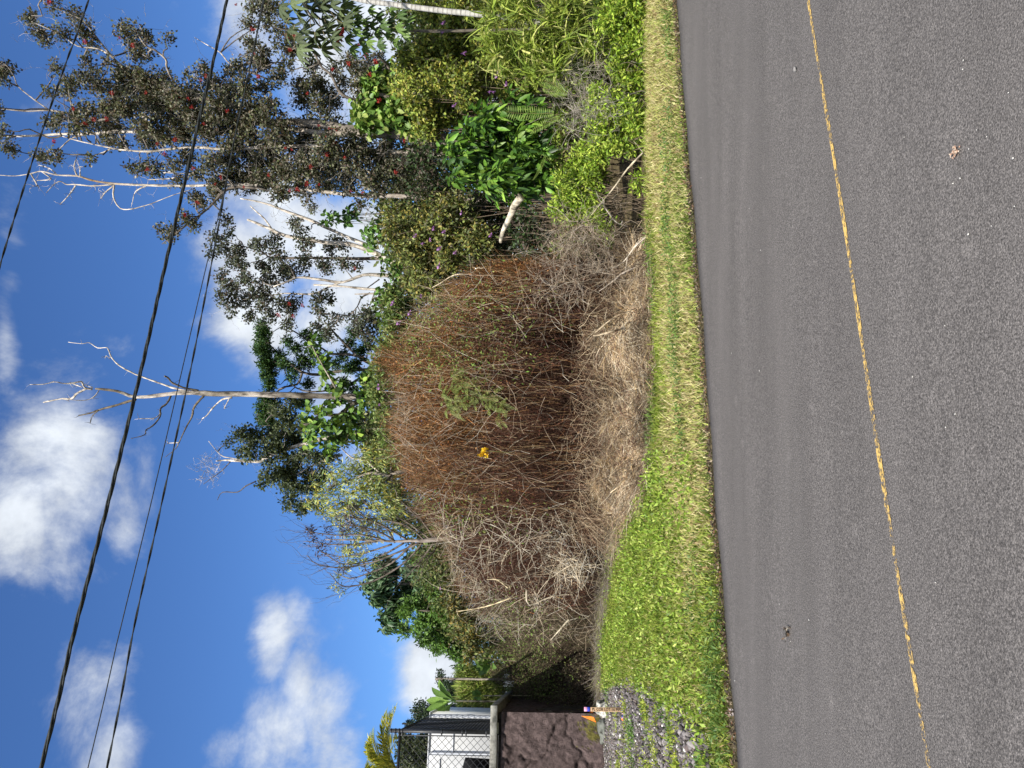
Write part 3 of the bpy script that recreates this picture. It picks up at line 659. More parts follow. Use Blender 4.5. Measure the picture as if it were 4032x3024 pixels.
# ---- sparse pale-stemmed trees in the middle
Y2 = 22.0; k = mpp(Y2)
limbs = [
 (gbase(line('D', [(1250,40),(980,50),(900,40),(850,5),('B',750,1620),('B',600,1590),('B',450,1560),('B',200,1520),('B',100,1480),('B',0,1450),('A',1600,1410)], Y2)), np.array([30,26,24,22,15,10,9,8,7,6,5,4])*k, PALE),
 (line('B', [(750,1600),(500,1500),(350,1430),(200,1380),(100,1335),(0,1310),('A',1560,1290)], Y2,-.6), np.array([7,6,6,5,4,3,2])*k, PALE),
 (line('B', [(100,1480),(50,1420),(0,1370),('A',1620,1330)], Y2), np.array([4,3,2])*k, PALE),
 (line('D', [(960,60),(850,20),(700,15),(500,15),(300,15),(100,10),('B',50,1640),('A',1580,1600)], Y2,.5), np.array([9,8,7,6,5,4,3,2])*k, DARK),
 (line('D', [(980,130),(800,130),(690,130),(560,165),(400,150),(280,140),(200,170),(100,190)], Y2,-.6), np.array([8,8,6,5,5,4,3,2])*k, PALE),
 (line('D', [(990,190),(850,215),(700,210),(560,200),(380,185)], Y2-.4), np.array([7,6,5,4,3])*k, PALE),
 (line('D', [(1000,235),(850,235),(740,240),(640,250)], Y2+.3), np.array([6,5,4,2])*k, PALE),
 (line('D', [(560,165),(480,200),(380,245),(280,245),(180,240),(60,260)], Y2+.5), np.array([5,4,4,3,2])*k, PALE),
 (line('D', [(740,240),(690,270),(660,330),(600,385),(530,380)], Y2+.3), np.array([4,3,2,1.5])*k, DARK),
 (line('D', [(800,150),(750,185),(710,210)], Y2), np.array([3,2])*k, DARK)]
MB = blobs('A', [(1400,1530,45),(1450,1600,55),(1380,1640,45),(1500,1510,35),(1540,1620,50),(1640,1590,35)], Y2, .8)+blobs('B', [(30,1600,50),(100,1560,50),(280,1500,55),(330,1580,55),(250,1450,42),(500,1560,45),(560,1590,45),(480,1620,45),(130,1640,55)], Y2, .8)
MB += blobs('H', [(1500,20,50),(1560,60,55),(1430,150,50),(1500,200,60),(1590,150,60),(1440,260,52),(1510,300,55),(1590,280,55),(1620,380,45),(1500,370,30),(1640,220,55)], Y2, .8)
MB += blobs('D', [(50,60,65),(180,60,65),(300,50,65),(100,150,65),(200,120,60),(60,260,55),(150,300,55),(50,350,50),(250,310,50),(120,400,45),(440,60,65),(550,60,50),(650,60,40),(250,370,35),(400,270,50),(450,280,45),(420,370,55),(500,420,45),(200,440,50),(600,400,35),(650,420,45),(720,400,55),(740,360,35),(780,440,55),(690,480,55),(730,520,45),(400,450,45),(480,500,45)], Y2, .8)
mo, cen = make_tree('sparse_tree', 'pale stemmed open tree with scattered small leaves, the white cloud showing through it', 'tree', Y2, limbs, MB, dict(cpm=16, lpc=26, L=.088, W=.065, cols=[(.07,.085,.05),(.10,.12,.07),(.05,.06,.035),(.14,.15,.09),(.13,.10,.08)], cr=.17, cjit=.3), bark=MID, bare=160, limb_r0=.02)
for (x, y) in [(140,380),(240,390),(215,310),(150,385),(300,320),(640,80)]:
    o = ff.copy(); COL.objects.link(o); o.parent = root_crown[mo.name]; o.location = pt('D', x, y, Y2-.7)-np.array(mo.location); o.scale = (.9,)*3

# ---- feathery layered tree behind
Y3 = 24.0; k = mpp(Y3)
limbs = [(gbase(line('D', [(900,760),(740,740),(560,750),(400,760),(300,750),(200,660),(100,600),(60,540)], Y3)), np.array([9,8,7,6,5,4,3,2])*k, DARK),
 (line('D', [(740,700),(650,640),(530,520),(440,430)], Y3), np.array([6,5,4,2])*k, DARK),(line('D', [(720,670),(600,640),(480,620),(440,600),(250,480),(180,450)], Y3), np.array([6,5,4,3,2])*k, DARK),
 (line('D', [(300,750),(260,830),(150,860),(100,1000),(60,1080)], Y3,.5), np.array([5,4,3,2])*k, DARK),(line('D',[(700,770),(560,850),(350,880),(230,830),(170,700)],Y3), np.array([5,4,3,2])*k, DARK)]
AB = []
for (x,y,ry) in [(30,450,28),(45,500,36),(40,560,40),(55,620,40),(60,690,42),(75,760,40),(95,830,34),(20,600,30),(110,700,30),(150,640,28),(180,700,28),(200,560,24),(230,780,24),(60,920,36),(50,980,40),(70,1040,38),(95,1100,30),(30,1060,28),(120,960,24),(600,560,26),(260,600,28),(330,520,28),(640,700,30),(300,660,26),(340,700,28),(380,640,26),(560,640,28),(600,740,28),(680,620,28),(700,780,30),(440,520,24),(520,700,26),(260,720,24),(640,500,28),(720,580,28),(330,820,26),(560,820,28),(620,860,26),(280,950,26),(330,930,26)]:
    AB += blobs('D', [(x,y,ry)], Y3, .7)
make_tree('feathery_tree', 'layered dark green feathery tree whose flat tiers flank the dead trunk', 'tree', Y3, limbs, AB, dict(cpm=50, lpc=40, L=.12, W=.045, cols=[(.045,.10,.03),(.07,.14,.04),(.03,.07,.025),(.11,.18,.05)], cr=.17, up=1.2, cjit=.2), bark=DARK, limb_r0=.02)

# ---- round leaved tree in front of the dead trunk
Y4 = 18.5; k = mpp(Y4)
limbs = [(gbase(line('D', [(820,910),(680,930),(620,970),(540,1030),(430,1030),(350,1080),(300,1100)], Y4)), np.array([14,12,10,9,8,6,3])*k, DARK),
 (line('D', [(640,950),(560,930),(500,840),(430,700),(360,590)], Y4-.2), np.array([7,6,4,3,2])*k, (.4,.36,.3)),(line('D',[(700,920),(720,860),(710,810)],Y4), np.array([5,4,2])*k, DARK)]
RB = blobs('D', [(350,570,36),(400,640,38),(420,700,42),(450,760,42),(480,830,42),(520,860,35),(500,940,42),(420,980,35),(720,810,42),(700,860,42),(700,950,45),(690,900,40),(360,1010,36),(330,1070,42),(380,1130,52),(460,1100,55),(500,1130,45),(560,1060,45),(620,1100,45),(350,1180,45),(480,1190,50),(650,1170,40),(450,1250,40),(540,1180,45),(760,900,50),(620,1020,40)], Y4, .5)
make_tree('round_leaf_tree', 'bright green tree with large round leaves on an arching branch before the dead trunk', 'tree', Y4, limbs, RB, dict(cpm=13, lpc=10, L=.17, W=.13, cols=[(.07,.14,.025),(.11,.20,.035),(.045,.09,.02),(.22,.32,.05)], cr=.17, mode='big', droop=.25), bark=DARK, leafmat=M_GLOSS)

# ---- dark tree left of the dead trunk
Y5 = 22.5; k = mpp(Y5)
limbs = [(gbase(line('D', [(900,1150),(700,1160),(500,1180),(300,1220),(150,1260),(50,1320),('H',1659,1325),('H',1500,1325),('H',1440,1330),('H',1400,1325)], Y5)), np.array([16,14,12,10,8,7,6,5,3,2])*k, PALE),
 (line('D', [(560,1290),(400,1340),(250,1420),(150,1440)], Y5), np.array([6,5,3,2])*k, PALE),(line('D', [(400,1200),(250,1100),(200,1060),(100,1030)], Y5), np.array([6,5,3,2])*k, DARK),
 (line('H', [(1620,1330),(1500,1310),(1430,1290),(1350,1200)], Y5), np.array([3,2,1.2])*k, PALE),(line('H', [(1659,1460),(1590,1490),(1540,1530),(1440,1530),(1410,1580)], Y5), np.array([3,2.2,1.4])*k, DARK),
 (line('H', [(1500,1325),(1440,1390),(1370,1440),(1320,1480)], Y5), np.array([2.4,1.8,1.2])*k, DARK)]
LB = blobs('H', [(1480,1200,28),(1560,1170,48),(1600,1140,40),(1640,1200,50),(1560,1260,40),(1620,1290,42)], Y5, .8)
LB += blobs('D', [(30,1170,50),(60,1250,50),(150,1150,60),(200,1060,70),(200,1150,70),(120,1230,52),(170,1290,52),(80,1330,42),(100,1420,60),(180,1400,70),(260,1350,65),(300,1280,55),(200,1480,62),(280,1500,62),(60,1480,30),(330,1420,55),(380,1500,52),(220,1600,50),(300,1640,50),(400,1620,45),(230,950,50),(150,1000,50),(560,1200,45),(700,1100,75),(720,1180,65),(760,1050,55),(750,1230,55),(650,1020,45),(820,1200,50),(420,1400,55),(480,1300,55),(380,1300,50),(260,1200,60),(300,1100,50)], Y5, .8)
t5, cen = make_tree('small_leaf_tree', 'dark grey green small leaved tree just left of the dead trunk with pale bare tips', 'tree', Y5, limbs, LB, dict(cpm=20, lpc=28, L=.095, W=.07, cols=[(.075,.095,.045),(.09,.12,.06),(.04,.055,.03),(.13,.16,.08),(.12,.15,.05)], cr=.18), bark=MID, bare=120)
g = Geo(); n = 60; P = np.array([pt('H', x, y, Y5) for x,y in zip(R.uniform(1290,1420,n), R.uniform(1300,1460,n))]); e = twigs(g, P, rdir(n), R.uniform(.2,.5,n), .006, pal(n,[PALE],.3), nseg=4, bend=.9); twigs(g, e, rdir(n), R.uniform(.1,.3,n), .004, pal(n,[PALE],.3), nseg=3, bend=.8); g.build('bare_twigs', M_BARK, t5)

# ---- sunlit yellow green tree
Y6 = 19.0; k = mpp(Y6)
limbs = [(gbase(line('D', [(1000,1400),(880,1420),(760,1400),(650,1430),(520,1480)], Y6)), np.array([9,8,6,4,2])*k, MID),(line('D', [(800,1400),(700,1320),(620,1310),(560,1250)], Y6), np.array([5,4,3,2])*k, PALE),(line('D', [(760,1410),(700,1540),(600,1600)], Y6), np.array([4,3,2])*k, MID)]
YB = blobs('D', [(480,1500,70),(560,1450,70),(620,1380,70),(680,1300,60),(700,1420,70),(620,1530,70),(540,1600,60),(720,1520,70),(800,1350,55),(800,1450,55),(640,1620,55),(780,1560,50),(850,1300,50),(860,1500,55),(900,1400,60),(470,1390,45),(760,1240,50),(860,1230,50),(740,1620,45),(400,1480,35),(420,1560,40),(460,1640,40),(350,1600,25),(880,1580,45),(820,1640,50),(900,1640,45)], Y6, .6)+blobs('F', [(450,20,40),(520,60,42),(600,30,50),(680,80,45),(740,30,55),(820,60,50),(880,20,50),(640,120,35),(780,130,40),(860,120,42),(560,130,28),(930,90,45),(700,170,28),(560,250,25),(640,230,25),(600,330,25),(680,310,22)], 21.8, .4)
make_tree('yellow_green_tree', 'sunlit yellow green tree with long hanging leaves above the left half of the dead brush', 'tree', Y6, limbs, YB, dict(cpm=9, lpc=26, L=.17, W=.032, cols=[(.24,.32,.09),(.36,.42,.15),(.15,.22,.06),(.46,.50,.22),(.55,.48,.10)], cr=.2, droop=.9, w=None) if False else dict(cpm=10, lpc=24, L=.17, W=.034, cols=[(.27,.35,.10),(.40,.46,.17),(.13,.19,.05),(.52,.56,.26),(.55,.48,.10)], cr=.2, droop=.7), bark=MID)

# ---- nearly bare fan-shaped tree
Y7 = 20.4; k = mpp(Y7)
root = thing('thin_bare_tree', 'thin fan shaped tree with upswept nearly leafless dark branches and few yellow leaves', 'tree', (at(905,2135,Y7)[0], Y7, 0))
g = Geo(); TB = (.20,.17,.15)
tube(g, gbase(line('F', [(1500,170),(1280,165),(1180,175),(1080,185),(1000,185),(900,190),(780,185),(600,180),(450,180)], Y7)), np.array([13,11,10.5,10,8,6,5,4,3,1.5])*k, C=(.33,.29,.27), sides=7, rough=.12); g.build('trunk', M_BARK, root, smooth=True)
gt = Geo(); tips = []
FB = [[(1150,165),(1080,60),(1010,0),('D',850,1480),('D',760,1370)],[(1120,170),(1000,80),(900,20),('D',760,1560)],[(980,180),(880,120),(760,60),(640,40),(520,20)],[(900,190),(800,130),(650,90),(480,90)],[(900,200),(840,100),(700,30),('D',620,1640)],[(880,210),(720,260),(560,290),(420,260)],[(850,190),(700,150),(520,150),(350,130)],[(1060,200),(900,270),(740,330),(560,360),(400,340),(330,280)],[(1080,200),(960,330),(800,430),(680,470),(560,480),(480,400)],[(1150,200),(1080,300),(980,420)],[(1180,190),(1150,260),(1050,360)],[(960,200),(820,280),(680,330),(540,330),(380,220)],[(780,190),(640,210),(480,210),(340,190)],[(1020,195),(880,330),(720,400),(600,430),(500,380)],[(1100,190),(980,90),(820,50),(700,40)],[(1180,180),(1100,90),(1040,10),('D',900,1560)]]
for p in FB:
    P = smooth_path(line('F', p, Y7, R.uniform(-1,1)), 4)
    tube(gt, P, np.array([4.5,3.4,2.4,1.4])*k, C=TB, sides=5, rough=.1, smooth=1)
    m_ = 16; ii = R.randint(3,len(P)-1,m_); D = unit(P[np.minimum(ii+1,len(P)-1)]-P[ii]); e = twigs(gt, P[ii], unit(D+rdir(m_,.5)*.5), R.uniform(.4,1.0,m_), .007, pal(m_,[TB],.3), nseg=5, bend=.5); tips.append(e)
    e2 = twigs(gt, e, unit(D+rdir(m_,.4)*.6), R.uniform(.2,.5,m_), .004, pal(m_,[TB],.3), nseg=4, bend=.5); tips.append(e2)
gt.build('branches', M_BARK, root)
gl = Geo()
for (x,y,r_,kind) in [(350,130,30,0),(370,190,35,0),(400,250,30,0),(450,110,30,0),(430,220,30,0),(560,120,25,0),(560,370,25,0),(700,380,25,0),(340,120,20,0),(480,180,25,0),(520,20,35,1),(570,90,30,1),(650,200,25,1),(650,300,22,1),(570,350,25,1),(500,490,25,1),(545,420,30,1),(700,60,40,1),(580,260,22,1),(560,500,18,1),(760,320,25,1),(700,250,20,1)]:
    cc = [(.07,.045,.035),(.12,.08,.06)] if kind==0 else [(.34,.38,.10),(.50,.48,.13),(.2,.26,.06)]
    foliage(gl, blobs('F', [(x,y,r_)], Y7, .4), cpm=12, lpc=14, L=.11, W=.03, cols=cc, cr=.13, droop=.3)
gl.build('remaining_leaves', M_DRY, root)

# ---- broad crowned tree at the left
Y8 = 27.5; k = mpp(Y8)
limbs = [(gbase(line('F', [(1400,480),(1200,470),(1050,460),(900,480),(800,500)], Y8)), np.array([12,10,8,5,3])*k, DARK),(line('F', [(1200,480),(1150,620),(1100,740),(1120,820)], Y8), np.array([7,5,3,2])*k, DARK),(line('F',[(1150,470),(1000,560),(880,640)],Y8), np.array([6,4,2])*k, DARK)]
GB = blobs('F', [(800,340,50),(850,400,60),(760,430,50),(820,480,60),(720,490,38),(760,560,42),(820,560,55),(870,620,55),(840,680,50),(880,720,42),(820,750,25),(930,560,55),(960,480,65),(1000,400,65),(1000,330,55),(1080,380,65),(1060,480,65)], Y8, .9)
make_tree('dark_crown_tree', 'rounded dark green tree with drooping leaf whorls behind the left end of the brush', 'tree', Y8, limbs, GB, dict(cpm=18, lpc=14, L=.22, W=.10, cols=[(.05,.10,.04),(.08,.14,.06),(.035,.07,.03),(.12,.19,.09)], cr=.17, mode='big', droop=.5), bark=DARK, leafmat=M_GLOSS)
GB2 = blobs('F', [(960,650,40),(1000,600,50),(1080,580,60),(950,760,40),(1050,760,42),(1100,680,60),(1080,830,40),(1130,800,52),(1180,740,55),(1160,880,42),(1200,860,45),(1230,780,50),(1280,720,65),(1200,640,55),(1280,900,42),(1300,820,55),(1320,960,30),(1150,500,65),(1180,400,55),(1320,900,50),(1150,570,55),(1220,500,60),(1060,300,50),(1120,300,45)], Y8-1.5, .9)
limbs = [(gbase(line('F', [(1500,640),(1300,650),(1150,640),(1000,620)], Y8-1.5)), np.array([8,7,5,2])*k, DARK),(line('F', [(1300,660),(1200,760),(1130,850)], Y8-1.5), np.array([5,4,2])*k, DARK)]
make_tree('ferny_green_tree', 'lighter green ferny leaved tree sloping down toward the gap at the left', 'tree', Y8-1.5, limbs, GB2, dict(cpm=24, lpc=28, L=.17, W=.06, cols=[(.09,.18,.035),(.13,.25,.045),(.06,.11,.03),(.17,.29,.06)], cr=.18, droop=.3), bark=DARK)

# ================================================================== SHRUBS, HEDGE, BRUSH
def shrub(name, label, dep, bl, fol, mat=None, stems=24, stem_c=(.2,.16,.12), cat='shrub', group=None, stem_r=.008, leafname='foliage'):
    c0 = np.mean([b[0] for b in bl], 0); root = thing(name, label, cat, (c0[0], c0[1], 0), group)
    g = Geo(); cen, bi = foliage(g, bl, **fol); root_crown[root.name] = g.build(leafname, mat or M_LEAF, root)
    gs = Geo()
    for c, r in bl:
        for _ in range(2):
            p0 = np.array([c[0]+R.normal()*.25, c[1]+R.normal()*.2, 0]); mid = (p0+c)/2+R.normal(size=3)*.12
            if mid[2] < 0: mid[2] = .05
            tube(gs, [p0, mid, c+R.normal(size=3)*r*.2], [stem_r*1.5, stem_r, stem_r*.5], C=np.array(stem_c)*R.uniform(.7,1.4), sides=4, cap=False)
    sel = R.uniform(size=len(cen))<.35; ce = cen[sel]; b0 = np.array([bl[i][0] for i in bi[sel]]); v = ce-b0; L = np.linalg.norm(v,axis=1)+1e-6
    twigs(gs, b0, unit(v), L, .004, pal(len(ce), [stem_c], .4), nseg=3, bend=.4)
    gs.build('stems', M_BARK, root)
    return root, cen
def put_flowers(root, name, src, pts, mats=None):
    cr_ = root_crown[root.name]
    for i, p in enumerate(pts):
        o = src.copy(); COL.objects.link(o); o.name = name; o.parent = cr_; o.location = p-np.array(root.location); o.rotation_euler = tuple(R.uniform(-.5,.5,3)); s_ = R.uniform(.7,1.2); o.scale = (s_,)*3
pf = flower_mesh('purple_flower', 9, .055, [(.55,.28,.62),(.66,.40,.72),(.45,.2,.5)], M_FLOWER, .04)

MEL = [(.15,.19,.05),(.22,.27,.07),(.09,.11,.035),(.31,.33,.11),(.36,.30,.08),(.12,.11,.06)]
s1, cen = shrub('flowering_shrub', 'olive green shrub with small purple flowers behind the right end of the dead brush', 15, blobs('B', [(900,1400,80),(880,1520,70),(1000,1450,110),(1100,1550,120),(1000,1600,100),(1150,1350,90),(1200,1450,110),(1250,1600,120),(1350,1500,110),(1400,1400,90),(1300,1330,80),(1440,1560,100)], 15.2, .5)+blobs('D', [(1050,60,90),(1150,100,90),(1250,60,90),(1000,180,60),(1080,220,70),(1170,200,60)], 15.0, .5),
    dict(cpm=30, lpc=30, L=.095, W=.045, cols=MEL, cr=.17, droop=.1))
put_flowers(s1, 'purple_flower', pf, [pt('B',x,y,14.6) for x,y in [(1150,1480),(1190,1610),(1030,1530),(1180,1415),(1080,1580),(1330,1380),(1130,1555),(1290,1635),(1220,1500)]]+[pt('D',x,y,14.4) for x,y in [(1185,65),(1070,262)]])
# remove the two unparented flower sources from the top level by giving them to their plants
pf.parent = root_crown[s1.name]; pf.location = pt('B',1520,1525,14.4)-np.array(s1.location)
s2, cen = shrub('leafy_shrub', 'green leafy shrub tops rising behind the crest of the brown dead brush', 17, blobs('D', [(960,330,55),(900,350,60),(930,430,55),(870,430,60),(890,520,58),(900,600,50),(840,600,60),(830,700,60),(800,690,45),(810,800,60),(800,900,60),(790,980,55),(830,1060,45),(850,1130,50),(870,1220,50),(900,1300,45),(770,850,40),(900,260,55)], 17.2, .5),
    dict(cpm=32, lpc=28, L=.11, W=.05, cols=[(.12,.19,.045),(.17,.26,.06),(.08,.12,.035),(.26,.33,.10),(.22,.22,.07)], cr=.18, droop=.1))
put_flowers(s2, 'purple_flower', pf, [pt('D',x,y,16.4) for x,y in [(880,310),(995,370),(925,435),(795,850),(800,965),(890,300)]])
s3, cen = shrub('olive_shrub', 'olive and yellow leaved shrub between the thin bare tree and the left brush', 24, blobs('F', [(1180,240,55),(1220,300,60),(1200,360,60),(1250,420,65),(1290,500,70),(1250,560,60),(1300,600,70),(1350,680,70),(1330,760,60),(1380,820,60),(1130,180,45),(1160,120,45),(1100,60,45),(1180,60,40),(1400,760,45),(1420,880,40),(1380,940,40)], 24.3, .6),
    dict(cpm=22, lpc=26, L=.13, W=.06, cols=[(.13,.17,.05),(.19,.22,.07),(.09,.10,.04),(.22,.21,.09),(.13,.12,.07),(.36,.27,.07)], cr=.18))
put_flowers(s3, 'purple_flower', pf, [pt('F',x,y,23.3) for x,y in [(1100,230),(1195,495),(1220,290)]])
HCOL = [(.19,.26,.045),(.28,.36,.06),(.11,.15,.035),(.40,.46,.09),(.46,.42,.10),(.10,.10,.04)]
s4, cen = shrub('tall_hedge', 'tall tangled yellow green hedge filling the right side behind the ringed trunk', 15.5, blobs('B', [(950,400,75),(1000,500,90),(950,600,80),(1050,650,100),(1100,400,110),(1200,500,130),(1300,350,130),(1350,550,130),(1450,450,120),(1250,200,120),(1400,200,120),(1500,100,110),(1500,300,110),(1180,150,100),(1080,50,60),(1320,60,110),(1600,200,110),(1600,30,100),(1150,750,110),(1280,700,110),(1400,650,100),(1100,280,80),(1600,550,90),(1560,420,100),(1620,400,90),(1100,840,80)], 15.6, .6),
    dict(cpm=30, lpc=30, L=.10, W=.05, cols=HCOL, cr=.18), cat='hedge')
put_flowers(s4, 'purple_flower', pf, [pt('B',x,y,14.3) for x,y in [(1560,490),(1605,495),(1625,550),(1515,597),(1540,597),(1350,345),(1285,683),(1215,148),(1210,210),(1330,825),(1620,545)]])
s5, cen = shrub('heart_leaf_shrub', 'green shrub with heart shaped leaves between the tall trunk and the hedge', 16.5, blobs('B', [(720,560,60),(800,560,70),(850,480,60),(850,620,75),(930,640,70),(720,700,75),(800,720,85),(900,750,90),(980,720,80),(720,800,60),(850,800,60),(1000,800,70),(900,560,60),(680,740,50)], 16.6, .5),
    dict(cpm=28, lpc=14, L=.15, W=.12, cols=[(.12,.22,.04),(.17,.29,.05),(.08,.15,.03),(.28,.34,.09)], cr=.17, mode='big', droop=.2), mat=M_GLOSS)
s6, cen = shrub('understorey_shrub', 'dark leafy shrub in shade at the foot of the tall flowering tree', 16, blobs('B', [(1000,1000,90),(1100,1050,100),(1150,1150,100),(1050,1250,90),(1200,1250,90),(1150,1000,90),(1500,1350,110),(1600,1450,110),(1450,1300,90),(1550,1600,110),(1640,1560,90),(1250,1330,70),(1650,1350,90)], 15.6, .4)+blobs('C', [(80,1450,100),(180,1500,90),(130,1600,100),(260,1600,80),(60,1580,90)], 13.6, .4),
    dict(cpm=16, lpc=22, L=.10, W=.045, cols=[(.05,.08,.03),(.07,.12,.04),(.04,.05,.03),(.12,.09,.07)], cr=.18))
sx, cen = shrub('round_shrub', 'light green small leaved shrub beneath the round leaved tree at the forked trunks', 19, blobs('B', [(500,1400,30),(560,1420,40),(640,1390,40),(600,1380,35),(470,1440,25),(760,1500,60),(820,1560,50),(720,1560,50),(850,1450,60),(860,1640,50),(930,1500,60)], 19.5, .4)+blobs('D',[(820,225,30),(800,300,28),(830,350,35),(900,100,50),(920,170,45)],19.5,.3),
    dict(cpm=14, lpc=10, L=.15, W=.10, cols=[(.10,.20,.04),(.14,.27,.05),(.07,.13,.03)], cr=.15, mode='big'), mat=M_GLOSS)


# ---- dense wood closing the view behind the hedge
g = Geo(); n = 200000
UB = np.array([430,520,650,760,900,1000,1200,1400,1600,1750,1900,2050,2300,2500,2700,3024,3500,4200]); VB = np.array([1860,1780,1690,1640,1640,1540,1450,1480,1530,1540,1580,1560,1500,1600,1680,1600,1560,1500])
u_ = R.uniform(430,4200,n)**1.0; yb_ = R.uniform(18.5,24,n)+np.clip((1300-u_)/120,0,6.5); vt_ = np.interp(u_,UB,VB)+28*vnoise(u_/50.,yb_,1.,41)+14*vnoise(u_/14.,yb_*2,1.,42)
zt = HC+(2135-vt_)/F_PX*np.where(u_<1300,yb_,20.5); z_ = zt*(1-R.uniform(size=n)**1.4*.98)
P = np.stack([(u_-1512)/F_PX*yb_, yb_, np.maximum(z_,.02)],-1)
q_ = R.randint(0,n,n//14); P = P[np.repeat(q_,14)]+R.normal(size=(len(q_)*14,3))*.16; P[:,2]=np.maximum(P[:,2],.02); n=len(P)
leaves(g, P, rdir(n,-.2), rdir(n,.8), R.uniform(.09,.17,n), R.uniform(.05,.09,n), pal(n,[(.09,.13,.035),(.14,.19,.05),(.05,.07,.025),(.21,.25,.08),(.15,.13,.06)],.3))
m_=900; u2=R.uniform(1250,4200,m_); P2=np.stack([(u2-1512)/F_PX*21,np.full(m_,21.)+R.uniform(-2,2,m_),np.zeros(m_)],-1); twigs(g,P2,unit(rdir(m_)*.12+[0,0,1.0]),R.uniform(2,4.5,m_),.014,pal(m_,[(.25,.22,.18)],.4),nseg=4,bend=.15)
tag(g.build('background_wood', M_LEAF), 'dense shaded undergrowth closing the view behind the hedge and trunks', 'undergrowth', kind='stuff')
# glossy broadleaf tree
Y9 = 12.6; k = mpp(Y9)
limbs = [(gbase(line('C', [(260,1000),(150,990),(0,980),('B',1500,990),('B',1350,1000)], Y9+.3)), np.array([14,13,12,9,4])*k, (.3,.27,.22)),(line('C',[(100,985),(60,850),(20,760)],Y9+.2), np.array([8,6,3])*k, (.3,.27,.22)),(line('C',[(100,985),(60,1100),(40,1200)],Y9+.2), np.array([8,6,3])*k, (.3,.27,.22)),(line('B',[(1620,985),(1500,850),(1420,790)],Y9+.2), np.array([7,5,2])*k, (.3,.27,.22)),(line('B',[(1620,985),(1500,1120),(1420,1180)],Y9+.2), np.array([7,5,2])*k, (.3,.27,.22))]
BB = blobs('B', [(1290,1000,70),(1400,900,95),(1400,1100,95),(1520,1000,120),(1500,800,95),(1600,900,115),(1600,1150,110),(1480,1200,70),(1420,770,45),(1270,1130,45),(1250,930,40)], Y9, .35)+blobs('C', [(50,800,100),(100,950,105),(60,1100,110),(150,1150,80),(30,680,70),(150,720,45),(180,1000,55),(60,1250,70),(200,1220,45),(210,860,45)], Y9, .35)
make_tree('broadleaf_tree', 'rounded dark glossy broad leaved tree low in front of the tallest tree', 'tree', Y9, limbs, BB, dict(cpm=26, lpc=11, L=.165, W=.075, cols=[(.045,.11,.016),(.07,.15,.02),(.03,.07,.014),(.12,.24,.03),(.19,.31,.045)], cr=.15, mode='big', droop=.35, outward=.9), bark=DARK, leafmat=M_GLOSS, limb_r0=.012)

# ---- cecropia with ringed trunk
Y10 = 12.5; k = mpp(Y10)
root = thing('ringed_trunk_tree', 'tree with slender pale ringed trunk at the right edge and big fingered leaves above', 'tree', (*pt('C',140,140,Y10)[:2], 0))
g = Geo(); P = smooth_path(np.concatenate([gbase(line('C', [(130,140),(0,115)], Y10)), line('B', [(1400,88),(1200,68),(900,30),(680,0),(480,-60),(330,-160),(200,-280)], Y10)]), 40)
arc = np.cumsum(np.r_[0, np.linalg.norm(np.diff(P,axis=0),axis=1)]); ring = (np.mod(arc, .075) < .016)
rad = np.interp(np.linspace(0,1,len(P)), [0,.3,.6,1], np.array([13,11,10,7])*k)*(1+.08*ring)
cols = np.where(ring[:,None], (.30,.28,.25), (.56,.54,.50))
tube(g, P, rad, cols=cols, sides=10, smooth=1); g.build('trunk', noisy('ringed_bark', (.7,.7,.7), (1.1,1.1,1.08), 12, 4, .9, .4, 60, use_attr=True), root, smooth=True)
top = P[-1]
def palmate(g, c, size, tilt, n=9, col=(.1,.17,.05), leaflet_w=.26, drop=.35):
    az0 = R.uniform(0,6.28); nrm = unit(np.array([[R.normal()*tilt, -.3+R.normal()*tilt, 1.0]]))[0]
    a = unit(np.cross(nrm,[1,.1,0])[None])[0]; b = np.cross(nrm,a); an = az0+np.arange(n)/n*5.6
    D = unit(np.outer(np.cos(an),a)+np.outer(np.sin(an),b)-np.outer(np.full(n,drop),[0,0,1.0]))
    bigleaves(g, np.repeat(c[None],n,0)+D*size*.04, D, np.repeat(nrm[None],n,0), size*R.uniform(.8,1.1,n), size*leaflet_w, pal(n,[col],.2), droop=.35, fold=.3)
gb = Geo(); gl = Geo()
for (x,y) in [(350,60),(480,30),(420,120),(540,60),(520,130),(450,200),(300,200),(200,200),(260,330),(420,320),(500,210),(560,150),(380,0),(260,90),(330,290),(170,120),(560,20),(480,270),(300,20),(220,30),(150,40),(420,40),(250,260),(380,210)]:
    c = pt('B', x, y, 14.0+R.uniform(-.4,.4)); hub = pt('B', 260, -150, 13.2)
    palmate(gl, c, .33, .35, 10, (.085,.11,.055) if R.uniform()<.7 else (.13,.17,.075), .24, .5)
    tube(gb, [hub*.25+c*.75, c+(hub-c)*.1+[0,0,.04], c], [.008,.006,.005], C=(.3,.25,.15), sides=4, cap=False)
tube(gb, [top, pt('B',240,-180,13.0), pt('B',300,0,13.6), pt('B',380,150,14)], np.array([8,7,5,3])*mpp(13), C=(.5,.47,.42), sides=7)
gb.build('branches', M_BARK, root); gl.build('leaves', M_LEAF, root)
